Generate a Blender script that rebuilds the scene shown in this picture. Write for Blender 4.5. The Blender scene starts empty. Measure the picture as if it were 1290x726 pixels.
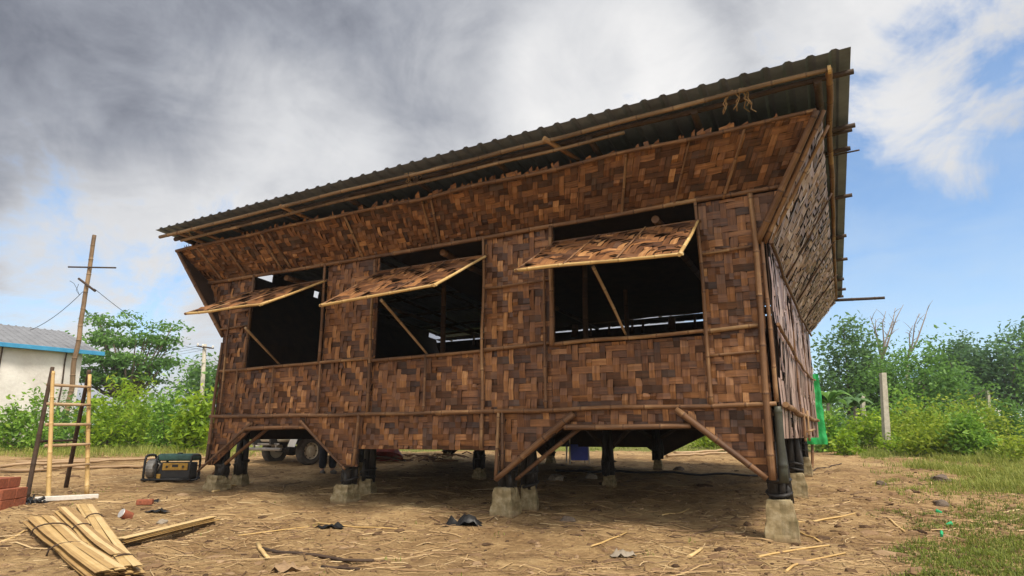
import bpy, math, random
import numpy as np
from mathutils import Vector, Matrix, noise
random.seed(7); RNG = np.random.default_rng(11)
S = bpy.context.scene; COL = S.collection
V = Vector
# ------------------------------------------------------------------ survey of the place (camera station and sight lines)
FPX = 765.0; CX, CY = 645.0, 363.0
CAM = V((.568, -6.72, 1.0))
PITCH = math.atan(187/765.0); CP, SP = math.cos(PITCH), math.sin(PITCH)
AZ = math.atan(400/787.5)
FW = V((-math.sin(AZ), math.cos(AZ), 0)); RT = V((math.cos(AZ), math.sin(AZ), 0)); UP = V((0, 0, 1))

def softramp(f):
    t = f - 5.8
    if t <= 0: return 0.0
    h = .043*t
    return h if h < .5 else .5 + .14*(1-math.exp(-(h-.5)/.14))
def gbase(x, y):
    return softramp(FW.x*(x-CAM.x) + FW.y*(y-CAM.y))
def gh(x, y):
    d = math.hypot(x-CAM.x, y-CAM.y)
    k = 1.0 if d < 22 else 22.0/d
    n = noise.noise(V((x*.55, y*.55, 3.1)))*.035 + noise.noise(V((x*1.9, y*1.9, 8.0)))*.036 + noise.noise(V((x*5.2, y*5.2, 1.0)))*.028
    return gbase(x, y) + n*k
def ray(px, py):
    v = CY-py; r = px-CX
    f = FPX*CP - v*SP; u = FPX*SP + v*CP
    return (FW*f + RT*r + UP*u)/f
def at(px, py, f): return CAM + ray(px, py)*f
def on(px, py, ax, val):
    d = ray(px, py); return CAM + d*((val-CAM[ax])/d[ax])
def ground(px, py):
    d = ray(px, py); lo, hi = 1.0, 300.0
    for _ in range(50):
        m = (lo+hi)/2; p = CAM+d*m
        if p.z > gbase(p.x, p.y): lo = m
        else: hi = m
    p = CAM+d*lo; return V((p.x, p.y, gh(p.x, p.y)))
def spot(px, f):
    p = CAM + FW*f + RT*((px-CX)/787.5*f); return V((p.x, p.y, gh(p.x, p.y)))
def zrow(py, f): return at(645, py, f).z

# ------------------------------------------------------------------ mesh builder
ORG = {}
class MB:
    def __init__(s): s.v = []; s.f = []; s.uv = []; s.t = []; s.sm = []
    def face(s, pts, tone=.5, g=None, uvs=None, sm=False):
        i = len(s.v); n = len(pts); s.v += [tuple(p) for p in pts]; s.f.append(tuple(range(i, i+n)))
        s.uv += uvs if uvs else [(p[0], p[2]) for p in pts]
        s.t += [(tone, random.random() if g is None else g)]*n; s.sm.append(sm)
    def tube(s, pts, rad, seg=8, tone=.5, caps=True, nodes=0, sm=True, g=None, ovals=1.0):
        pts = [V(p) for p in pts]; n = len(pts)
        if not hasattr(rad, '__len__'): rad = [rad]*n
        g = random.random() if g is None else g
        i0 = len(s.v); L = 0; uo = random.random()*20
        t0 = (pts[1]-pts[0]).normalized()
        a = V((0, 0, 1)) if abs(t0.z) < .9 else V((1, 0, 0))
        nx = t0.cross(a).normalized()
        ls = []
        for k in range(n):
            t = (pts[min(k+1, n-1)]-pts[max(k-1, 0)]).normalized()
            nx = (nx - t*nx.dot(t)).normalized(); ny = t.cross(nx)
            if k: L += (pts[k]-pts[k-1]).length
            ls.append(L)
            for j in range(seg):
                q = 2*math.pi*j/seg
                s.v.append(tuple(pts[k] + nx*math.cos(q)*rad[k] + ny*math.sin(q)*rad[k]*ovals))
        tn = tone if hasattr(tone, '__len__') else [tone]*n
        for k in range(n-1):
            for j in range(seg):
                j2 = (j+1) % seg
                s.f.append((i0+k*seg+j, i0+k*seg+j2, i0+(k+1)*seg+j2, i0+(k+1)*seg+j)); s.sm.append(sm)
                w = 2*math.pi*rad[k]/seg
                s.uv += [(uo+ls[k], j*w), (uo+ls[k], (j+1)*w), (uo+ls[k+1], (j+1)*w), (uo+ls[k+1], j*w)]
                s.t += [(tn[k], g), (tn[k], g), (tn[k+1], g), (tn[k+1], g)]
        if caps:
            for base, rev, tt in ((i0, True, tn[0]), (i0+(n-1)*seg, False, tn[-1])):
                ids = list(range(base, base+seg))
                if rev: ids.reverse()
                s.f.append(tuple(ids)); s.sm.append(False)
                s.uv += [(uo, 0)]*seg; s.t += [(min(1, tt+.15), g)]*seg
    def bamboo(s, p0, p1, r=.03, tone=.55, sag=0.0, seg=8, wob=.010, step=.12, gap=.36):
        p0, p1 = V(p0), V(p1); L = (p1-p0).length; wob = wob*min(1, L/2.5); n = max(3, int(L/step))
        off = random.random()*gap; pts = []; rad = []; tn = []
        a, b = random.random()*9, random.random()*9
        marks = [k/n*L for k in range(n+1)]
        nodes = []
        x = off
        while x < L-.02: nodes.append(x); x += gap*random.uniform(.85, 1.15)
        for q in nodes: marks += [q-.014, q, q+.014]
        marks = sorted(m for m in marks if 0 <= m <= L)
        prev = -1; itn = [random.gauss(0, .09) for _ in range(len(nodes)+2)]
        for m in marks:
            if m-prev < .004: continue
            prev = m; q = m/L
            p = p0.lerp(p1, q)
            w = V((noise.noise(V((m*1.1, a, 0))), noise.noise(V((m*1.1, b, 5))), noise.noise(V((m*1.1, a, 9)))))*wob*2
            p = p + w + V((0, 0, -sag*4*q*(1-q)))
            isn = any(abs(m-z) < .003 for z in nodes); near = any(abs(m-z) < .016 for z in nodes)
            k = 1.17 if isn else 1.0; tn_i = tone + itn[sum(1 for z in nodes if z < m)]
            pts.append(p); rad.append(r*k*(1.06-.22*q)); tn.append(tn_i-.28 if isn else (tn_i+.10 if near else tn_i + .05*noise.noise(V((m*2, a, b)))))
        s.tube(pts, rad, seg, tn)
    def box(s, c, size, rot=None, tone=.5, jit=0.0, taper=1.0, g=None):
        c = V(c); R = rot if rot else Matrix.Identity(3); h = V(size)/2
        P = []
        for z in (-1, 1):
            k = taper if z > 0 else 1
            for y in (-1, 1):
                for x in (-1, 1):
                    P.append(c + R @ V((x*h.x*k + random.uniform(-jit, jit), y*h.y*k + random.uniform(-jit, jit), z*h.z + random.uniform(-jit, jit))))
        g = random.random() if g is None else g
        X, Y, Z = size
        for ids, a, b in (((0, 2, 3, 1), X, Y), ((4, 5, 7, 6), X, Y), ((0, 1, 5, 4), X, Z), ((3, 2, 6, 7), X, Z), ((1, 3, 7, 5), Y, Z), ((2, 0, 4, 6), Y, Z)):
            s.face([P[i] for i in ids], tone, g, [(0, 0), (a, 0), (a, b), (0, b)])
    def rbox(s, c, size, bev, rot=None, tone=.5, seg=2):
        import bmesh
        bm = bmesh.new(); bmesh.ops.create_cube(bm, size=1)
        for v in bm.verts: v.co = V((v.co.x*size[0], v.co.y*size[1], v.co.z*size[2]))
        bmesh.ops.bevel(bm, geom=bm.edges[:], offset=bev, segments=seg, affect='EDGES', profile=.5)
        R = rot if rot else Matrix.Identity(3); g = random.random(); c = V(c)
        bm.normal_update()
        for f in bm.faces: s.face([c + R @ v.co for v in f.verts], tone, g, None, True)
        bm.free()
    def lathe(s, c, prof, seg=16, axis=(0, 0, 1), tone=.5, squash=1.0):
        c = V(c); ax = V(axis).normalized(); a = V((1, 0, 0)) if abs(ax.x) < .8 else V((0, 1, 0))
        nx = ax.cross(a).normalized(); ny = ax.cross(nx); g = random.random()
        R = lambda r, h, j: c + ax*h + (nx*math.cos(2*math.pi*j/seg) + ny*math.sin(2*math.pi*j/seg)*squash)*r
        for (r0, h0), (r1, h1) in zip(prof, prof[1:]):
            for j in range(seg):
                q = [R(r0, h0, j), R(r0, h0, j+1), R(r1, h1, j+1), R(r1, h1, j)]
                if r0 < 1e-6: q = [q[0], q[2], q[3]]
                elif r1 < 1e-6: q = [q[0], q[1], q[2]]
                s.face(q, tone, g, None, True)
    def slab(s, poly, off, tone=.5):
        off = V(off); top = [V(p) for p in poly]; bot = [p+off for p in top]; n = len(top)
        s.face(top, tone); s.face(bot[::-1], tone)
        for i in range(n): s.face([top[i], bot[i], bot[(i+1) % n], top[(i+1) % n]], tone)
    def raw(s, verts, faces, tones, sm=False):
        i = len(s.v); s.v += [tuple(x) for x in verts]
        for f, t in zip(faces, tones):
            s.f.append(tuple(i+k for k in f)); s.uv += [(verts[k][0], verts[k][1]) for k in f]; s.t += [(t, .5)]*len(f); s.sm.append(sm)
    def build(s, name, m, parent=None, weld=False):
        o0 = ORG.get(parent.name, V((0, 0, 0))) if parent else V((0, 0, 0))
        me = bpy.data.meshes.new(name)
        vv = np.array(s.v, dtype=np.float64).reshape(-1, 3) - np.array(o0)
        me.from_pydata(vv.tolist(), [], s.f)
        uvl = me.uv_layers.new(name='UVMap'); uvl.data.foreach_set('uv', np.array(s.uv, dtype=np.float32).ravel())
        at_ = me.color_attributes.new('Col', 'FLOAT_COLOR', 'CORNER')
        c = np.ones((len(s.t), 4), dtype=np.float32); c[:, :2] = np.array(s.t, dtype=np.float32); at_.data.foreach_set('color', c.ravel())
        me.polygons.foreach_set('use_smooth', np.array(s.sm, dtype=bool))
        me.materials.append(m)
        o = bpy.data.objects.new(name, me); COL.objects.link(o)
        if weld:
            import bmesh
            bm = bmesh.new(); bm.from_mesh(me); bmesh.ops.remove_doubles(bm, verts=bm.verts[:], dist=1e-4); bm.to_mesh(me); bm.free()
        if parent: o.parent = parent
        ORG[o.name] = V(o0)
        return o
def tag(o, label=None, cat=None, group=None, kind=None):
    for k, x in (('label', label), ('category', cat), ('group', group), ('kind', kind)):
        if x: o[k] = x
    return o
def thing(name, loc, label, cat, group=None):
    o = bpy.data.objects.new(name, None); o.empty_display_size = .3; o.location = loc; COL.objects.link(o)
    ORG[o.name] = V(loc); return tag(o, label, cat, group)
def copy_tree(o, loc, rot=None, label=None):
    c = o.copy(); COL.objects.link(c); c.location = loc
    if rot is not None: c.rotation_euler = rot
    if label: c['label'] = label
    for ch in list(o.children):
        d = ch.copy(); COL.objects.link(d); d.parent = c
        for g in list(ch.children):
            e = g.copy(); COL.objects.link(e); e.parent = d
    return c

# ------------------------------------------------------------------ materials
def newmat(name):
    m = bpy.data.materials.new(name); m.use_nodes = True; nt = m.node_tree; nt.nodes.clear()
    out = nt.nodes.new('ShaderNodeOutputMaterial'); p = nt.nodes.new('ShaderNodeBsdfPrincipled')
    nt.links.new(p.outputs[0], out.inputs[0]); return m, nt, p, out
class NT:
    def __init__(s, nt): s.nt = nt
    def n(s, t, **kw):
        x = s.nt.nodes.new(t)
        for k, v in kw.items(): setattr(x, k, v)
        return x
    def l(s, a, b): s.nt.links.new(a, b)
    def math(s, op, a, b=None, c=None, clamp=False):
        x = s.n('ShaderNodeMath', operation=op, use_clamp=clamp)
        for i, q in enumerate((a, b, c)):
            if q is None: continue
            if isinstance(q, (int, float)): x.inputs[i].default_value = q
            else: s.l(q, x.inputs[i])
        return x.outputs[0]
    def noise(s, vec, scale, detail=4, rough=.55, dist=0.0):
        x = s.n('ShaderNodeTexNoise'); x.inputs['Scale'].default_value = scale; x.inputs['Detail'].default_value = detail
        x.inputs['Roughness'].default_value = rough; x.inputs['Distortion'].default_value = dist
        if vec is not None: s.l(vec, x.inputs['Vector'])
        return x.outputs[0]
    def ramp(s, fac, stops):
        x = s.n('ShaderNodeValToRGB'); e = x.color_ramp.elements
        while len(e) < len(stops): e.new(.5)
        for i, (p, c) in enumerate(stops): e[i].position = p; e[i].color = (*c, 1)
        s.l(fac, x.inputs[0]); return x.outputs[0]
    def mix(s, fac, a, b, mode='MIX'):
        x = s.n('ShaderNodeMix', data_type='RGBA', blend_type=mode)
        if isinstance(fac, (int, float)): x.inputs[0].default_value = fac
        else: s.l(fac, x.inputs[0])
        for i, q in ((6, a), (7, b)):
            if isinstance(q, tuple): x.inputs[i].default_value = (*q, 1)
            else: s.l(q, x.inputs[i])
        return x.outputs[2]
    def mapping(s, vec, scale):
        x = s.n('ShaderNodeMapping'); x.inputs['Scale'].default_value = scale; s.l(vec, x.inputs[0]); return x.outputs[0]
    def bump(s, h, strength, dist, p):
        x = s.n('ShaderNodeBump'); x.inputs['Strength'].default_value = strength; x.inputs['Distance'].default_value = dist
        s.l(h, x.inputs['Height']); s.l(x.outputs[0], p.inputs['Normal'])

def fibre_mat(name, stops, rough=.6, fib=(2.5, 140), bump=.35, blotch=.35, spec=.4, streak=.3, grey=.6):
    m, nt, p, out = newmat(name); N = NT(nt)
    a = N.n('ShaderNodeVertexColor', layer_name='Col'); sep = N.n('ShaderNodeSeparateColor'); N.l(a.outputs[0], sep.inputs[0])
    uv = N.n('ShaderNodeUVMap', uv_map='UVMap'); obj = N.n('ShaderNodeTexCoord')
    f = N.noise(N.mapping(uv.outputs[0], (fib[0], fib[1], 1)), 1.0, 5, .65)
    b = N.noise(obj.outputs['Object'], 3.0, 5, .6)
    b2 = N.noise(obj.outputs['Object'], 14.0, 4, .7)
    f2 = N.noise(N.mapping(uv.outputs[0], (fib[0]*.5, fib[1]*.27, 1)), 1.0, 2, .5)
    t = N.math('ADD', sep.outputs[0], N.math('MULTIPLY', N.math('SUBTRACT', f, .5), .75))
    t = N.math('ADD', t, N.math('MULTIPLY', N.math('SUBTRACT', f2, .5), streak))
    t = N.math('ADD', t, N.math('MULTIPLY', N.math('SUBTRACT', b, .5), blotch))
    t = N.math('ADD', t, N.math('MULTIPLY', N.math('SUBTRACT', b2, .5), blotch*.7), clamp=True)
    c = N.ramp(t, stops)
    # weathered grey patches
    g = N.math('MULTIPLY', N.math('SUBTRACT', sep.outputs[1], .72, clamp=True), grey)
    c = N.mix(g, c, (.17, .12, .085))
    N.l(c, p.inputs['Base Color'])
    rr = N.math('MULTIPLY_ADD', f, .3, rough-.15); N.l(rr, p.inputs['Roughness'])
    p.inputs['Specular IOR Level'].default_value = spec
    N.bump(N.math('ADD', f, N.math('MULTIPLY', b2, .5)), bump, .004, p)
    return m
def plain_mat(name, col, col2=None, rough=.7, scale=6, bump=.2, bd=.01, metal=0.0, spec=.4, coords='Object', detail=6):
    m, nt, p, out = newmat(name); N = NT(nt); tc = N.n('ShaderNodeTexCoord')
    n = N.noise(tc.outputs[coords], scale, detail, .62); n2 = N.noise(tc.outputs[coords], scale*7, 3, .6)
    if col2 is None: col2 = tuple(x*.6 for x in col)
    f = N.math('ADD', N.math('MULTIPLY', n, .75), N.math('MULTIPLY', n2, .25))
    c = N.ramp(f, [(.34, col2), (.62, col)]); N.l(c, p.inputs['Base Color'])
    p.inputs['Roughness'].default_value = rough; p.inputs['Metallic'].default_value = metal; p.inputs['Specular IOR Level'].default_value = spec
    if bump: N.bump(f, bump, bd, p)
    return m
def leaf_mat(name, dark, mid, light, trans=.42, rough=.5):
    m, nt, p, out = newmat(name); N = NT(nt)
    a = N.n('ShaderNodeVertexColor', layer_name='Col'); sep = N.n('ShaderNodeSeparateColor'); N.l(a.outputs[0], sep.inputs[0])
    c = N.ramp(sep.outputs[0], [(0, dark), (.5, mid), (1, light)]); N.l(c, p.inputs['Base Color'])
    p.inputs['Roughness'].default_value = rough; p.inputs['Specular IOR Level'].default_value = .3
    t = N.n('ShaderNodeBsdfTranslucent'); c2 = N.mix(.5, c, (.10, .16, .01), 'ADD'); N.l(c2, t.inputs[0])
    x = N.n('ShaderNodeMixShader'); x.inputs[0].default_value = trans
    N.l(p.outputs[0], x.inputs[1]); N.l(t.outputs[0], x.inputs[2]); N.l(x.outputs[0], out.inputs[0])
    return m

M = {}
M['weave'] = fibre_mat('woven_bamboo', [(0, (.034, .014, .007)), (.3, (.088, .035, .0145)), (.55, (.178, .073, .026)), (.8, (.315, .142, .050)), (1, (.48, .25, .10))], .52, blotch=.46, streak=.7)
M['weave_grey'] = fibre_mat('weathered_woven_bamboo', [(0, (.085, .046, .036)), (.3, (.19, .112, .088)), (.55, (.32, .205, .168)), (.8, (.45, .325, .275)), (1, (.58, .46, .41))], .5, blotch=.46, streak=.6)
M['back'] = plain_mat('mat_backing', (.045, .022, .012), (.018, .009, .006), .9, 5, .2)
M['pole'] = fibre_mat('bamboo_pole', [(0, (.040, .019, .011)), (.3, (.100, .047, .022)), (.6, (.205, .104, .046)), (1, (.46, .30, .14))], .62, fib=(3, 60), bump=.2)
M['pale'] = fibre_mat('pale_bamboo', [(0, (.16, .085, .032)), (.4, (.36, .215, .08)), (.7, (.54, .36, .14)), (1, (.68, .50, .25))], .5, fib=(3, 90), bump=.25, spec=.35)
M['straw'] = fibre_mat('dry_straw', [(0, (.10, .055, .028)), (.4, (.27, .165, .075)), (.7, (.44, .30, .145)), (1, (.58, .44, .25))], .7, fib=(3, 60), bump=.1)
M['wood'] = fibre_mat('weathered_wood', [(0, (.08, .05, .03)), (.4, (.24, .155, .085)), (.7, (.38, .26, .15)), (1, (.52, .39, .25))], .75, fib=(2, 40), bump=.3)
M['char'] = plain_mat('tarred_bamboo', (.030, .026, .024), (.009, .008, .008), .55, 12, .5, .01)
M['darkgreen'] = plain_mat('dark_bamboo', (.060, .062, .042), (.028, .028, .022), .5, 7, .2)
M['darkwood'] = plain_mat('dark_wood', (.075, .045, .028), (.03, .018, .012), .8, 8, .3)
M['roof'] = plain_mat('galvanised_sheet', (.175, .215, .30), (.105, .13, .185), .5, 2.5, .06, .005, metal=.1)
M['rooftop'] = M['roof']
M['shed_roof'] = plain_mat('grey_sheet_roof', (.24, .25, .27), (.16, .165, .18), .55, 2.5, .06, .005)
M['blue'] = plain_mat('blue_gutter', (.05, .30, .52), (.03, .22, .42), .4, 5, .05)
M['white_tarp'] = plain_mat('white_tarpaulin', (.74, .71, .66), (.60, .56, .52), .6, 1.2, .5, .08)
M['brick'] = plain_mat('clay_brick', (.34, .105, .052), (.17, .055, .03), .9, 26, .6, .012)
M['black'] = plain_mat('black_plastic', (.018, .018, .019), (.008, .008, .009), .45, 9, .4, .02)
M['teal'] = plain_mat('teal_paint', (.045, .125, .105), (.02, .055, .05), .6, 10, .1)
M['yellow'] = plain_mat('yellow_paint', (.40, .23, .03), (.18, .10, .02), .65, 12, .1)
M['steel'] = plain_mat('dull_steel', (.34, .33, .31), (.20, .18, .16), .45, 10, .1, metal=.6)
M['green_tarp'] = plain_mat('green_tarpaulin', (.02, .40, .10), (.014, .27, .065), .45, 2.5, .6, .05)
M['green_plastic'] = plain_mat('green_plastic', (.02, .40, .16), (.015, .28, .11), .35, 9, .1)
M['blue_plastic'] = plain_mat('blue_plastic', (.055, .085, .50), (.04, .06, .38), .35, 9, .1)
M['white_paint'] = plain_mat('white_paint', (.74, .71, .66), (.58, .54, .48), .5, 7, .1)
M['cream_paint'] = plain_mat('cream_paint', (.70, .62, .47), (.52, .44, .32), .45, 5, .1)
M['red'] = plain_mat('red_plastic', (.34, .045, .018), (.20, .025, .012), .45, 9, .3, .02)
M['rubber'] = plain_mat('dusty_rubber', (.11, .095, .08), (.055, .05, .045), .85, 14, .3)
M['glass'] = plain_mat('dark_glass', (.03, .035, .04), (.02, .022, .025), .12, 3, .0, spec=.7)
M['bark'] = plain_mat('bark', (.17, .13, .10), (.08, .06, .045), .9, 9, .6, .03)
M['pale_bark'] = plain_mat('pale_bark', (.30, .25, .21), (.18, .15, .13), .9, 9, .4, .02)
M['pale_concrete'] = plain_mat('pale_concrete', (.50, .46, .38), (.34, .31, .25), .9, 10, .3)
M['denim'] = plain_mat('dark_denim', (.016, .019, .028), (.010, .011, .016), .9, 30, .3)
M['shirt'] = plain_mat('grey_cloth', (.22, .22, .24), (.16, .16, .18), .9, 20, .3)
M['skin'] = plain_mat('skin', (.36, .19, .11), (.31, .16, .09), .5, 20, .05)
M['hair'] = plain_mat('black_hair', (.014, .012, .011), (.007, .006, .006), .5, 40, .3)
M['cloth_blue'] = plain_mat('blue_metal_roof', (.20, .36, .55), (.15, .28, .44), .45, 3, .1)
M['stone'] = plain_mat('grey_stone', (.32, .27, .21), (.20, .165, .125), .9, 10, .4)
M['clod'] = fibre_mat('earth_clods', [(0, (.06, .036, .022)), (.5, (.20, .125, .070)), (1, (.36, .25, .15))], .95, fib=(9, 9), bump=.5, spec=.1)
M['wire'] = plain_mat('black_wire', (.02, .02, .02), (.012, .012, .012), .6, 9, 0)
M['spot_metal'] = plain_mat('pale_tin', (.62, .60, .58), (.50, .48, .46), .4, 9, .1, metal=.4)

def mul_(N, a, k): return N.math('MULTIPLY', a, k)
def concrete_mat():
    m, nt, p, out = newmat('cast_concrete'); N = NT(nt); tc = N.n('ShaderNodeTexCoord')
    o = tc.outputs['Object']
    n = N.noise(o, 9, 7, .65); st = N.noise(N.mapping(o, (16, 16, 1.6)), 1.0, 4, .6)
    c = N.ramp(n, [(.32, (.15, .115, .058)), (.5, (.27, .21, .115)), (.7, (.42, .35, .225))])
    c = N.mix(N.math('MULTIPLY', N.math('SUBTRACT', st, .48, clamp=True), 3.4, clamp=True), c, (.13, .115, .06))
    sx_ = N.n('ShaderNodeSeparateXYZ'); N.l(o, sx_.inputs[0]); mud = N.math('SUBTRACT', N.math('ADD', -.02, mul_(N, n, .16)), sx_.outputs[2]); c = N.mix(N.math('MULTIPLY', mud, 9.0, clamp=True), c, (.20, .125, .065))
    N.l(c, p.inputs['Base Color']); p.inputs['Roughness'].default_value = .92; p.inputs['Specular IOR Level'].default_value = .2
    N.bump(n, .5, .012, p); return m
M['concrete'] = concrete_mat()

L_ = dict(
 tree=leaf_mat('tree_leaves', (0.051, 0.126, 0.027), (0.122, 0.259, 0.058), (0.225, 0.410, 0.095)),
 bright=leaf_mat('bright_leaves', (0.088, 0.173, 0.011), (0.250, 0.389, 0.024), (0.450, 0.567, 0.048), .42),
 blue=leaf_mat('blue_green_leaves', (.055, .125, .050), (.115, .225, .085), (.20, .33, .12)),
 dark=leaf_mat('dark_leaves', (0.044, 0.108, 0.054), (0.097, 0.203, 0.096), (0.180, 0.316, 0.150)),
 yellow=leaf_mat('yellow_green_leaves', (.10, .17, .012), (.29, .38, .030), (.48, .52, .08), .42),
 mid=leaf_mat('mid_leaves', (0.078, 0.173, 0.022), (0.181, 0.348, 0.045), (0.365, 0.546, 0.076), .38),
 grass=leaf_mat('grass_blades', (.065, .085, .016), (.19, .24, .036), (.40, .40, .11), .35, .6))

# ------------------------------------------------------------------ ground
def dirt_mat():
    m, nt, p, out = newmat('trampled_earth'); N = NT(nt); g = N.n('ShaderNodeNewGeometry'); o = g.outputs['Position']
    a = N.n('ShaderNodeVertexColor', layer_name='Col'); sep = N.n('ShaderNodeSeparateColor'); N.l(a.outputs[0], sep.inputs[0])
    n1 = N.noise(o, .55, 6, .6); n2 = N.noise(o, 3.2, 8, .66, .6); n3 = N.noise(o, 22, 6, .7); st = N.noise(N.mapping(o, (5, 17, 1)), 1.0, 6, .7, 1.2)
    t = N.math('ADD', N.math('MULTIPLY', n1, .4), N.math('ADD', N.math('MULTIPLY', n2, .42), N.math('MULTIPLY', n3, .25)))
    c = N.ramp(t, [(.38, (.105, .060, .028)), (.46, (.238, .147, .069)), (.55, (.395, .260, .126)), (.68, (.55, .395, .205))])
    c = N.mix(N.math('MULTIPLY', N.math('SUBTRACT', st, .56, clamp=True), 3.0, clamp=True), c, (.54, .39, .21))
    c = N.mix(N.math('MULTIPLY', N.math('SUBTRACT', .42, st, clamp=True), 3.4, clamp=True), c, (.13, .075, .038))
    gn = N.math('ADD', sep.outputs[0], N.math('MULTIPLY', N.math('SUBTRACT', n2, .5), 1.6))
    gm = N.math('MULTIPLY', N.math('SUBTRACT', gn, .45, clamp=True), 3.0, clamp=True)
    gc = N.ramp(n3, [(.3, (.07, .085, .02)), (.5, (.16, .18, .045)), (.7, (.30, .27, .10))])
    c = N.mix(gm, c, gc); dk = N.noise(o, 1.3, 5, .6, .8); c = N.mix(N.math('MULTIPLY', N.math('SUBTRACT', dk, .53, clamp=True), 3.2, clamp=True), c, (.17, .098, .050))
    N.l(c, p.inputs['Base Color']); p.inputs['Roughness'].default_value = .95; p.inputs['Specular IOR Level'].default_value = .12
    h = N.math('ADD', N.math('MULTIPLY', n2, .7), N.math('ADD', N.math('MULTIPLY', n3, .35), N.math('MULTIPLY', st, .5)))
    N.bump(h, 1.0, .085, p); return m
def sstep(a, b, x):
    t = max(0, min(1, (x-a)/(b-a))); return t*t*(3-2*t)
def grassiness(x, y):
    f = FW.x*(x-CAM.x)+FW.y*(y-CAM.y); r = RT.x*(x-CAM.x)+RT.y*(y-CAM.y)
    px = CX + 787.5*r/max(f, .5)
    # clear yard round the house, rough grass to the right of it and beyond it
    side = sstep(1.9, 4.2, x - .16*max(0, y-1) + .6*noise.noise(V((x*.6, y*.6, 2)))) * .8
    far = sstep(17.5, 20, f + 1.6*noise.noise(V((x*.35, y*.35, 7)))) if x < 1.2 else sstep(14.5, 17, f - .3*x)
    return max(side, far)
def axis(lo, hi, st, far, g=1.16):
    a = list(np.arange(lo, hi, st)); d = st; x = a[-1]
    while x < far: d *= g; x += d; a.append(x)
    d = st; x = lo
    while x > -far: d *= g; x -= d; a.insert(0, x)
    return a
def make_ground():
    xs = axis(-12, 5, .085, 900); ys = axis(-5, 10, .085, 900); nx, ny = len(xs), len(ys)
    me = bpy.data.meshes.new('ground')
    vs = []; gr = np.ones((nx*ny, 4), dtype=np.float32); k = 0
    for y in ys:
        for x in xs:
            vs.append((x, y, gh(x, y))); gr[k, 0] = grassiness(x, y); k += 1
    fs = [(j*nx+i, j*nx+i+1, (j+1)*nx+i+1, (j+1)*nx+i) for j in range(ny-1) for i in range(nx-1)]
    me.from_pydata(vs, [], fs); ca = me.color_attributes.new('Col', 'FLOAT_COLOR', 'POINT'); ca.data.foreach_set('color', gr.ravel())
    me.polygons.foreach_set('use_smooth', np.ones(len(fs), dtype=bool)); me.materials.append(dirt_mat())
    o = bpy.data.objects.new('ground', me); COL.objects.link(o); tag(o, kind='structure')
make_ground()

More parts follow.
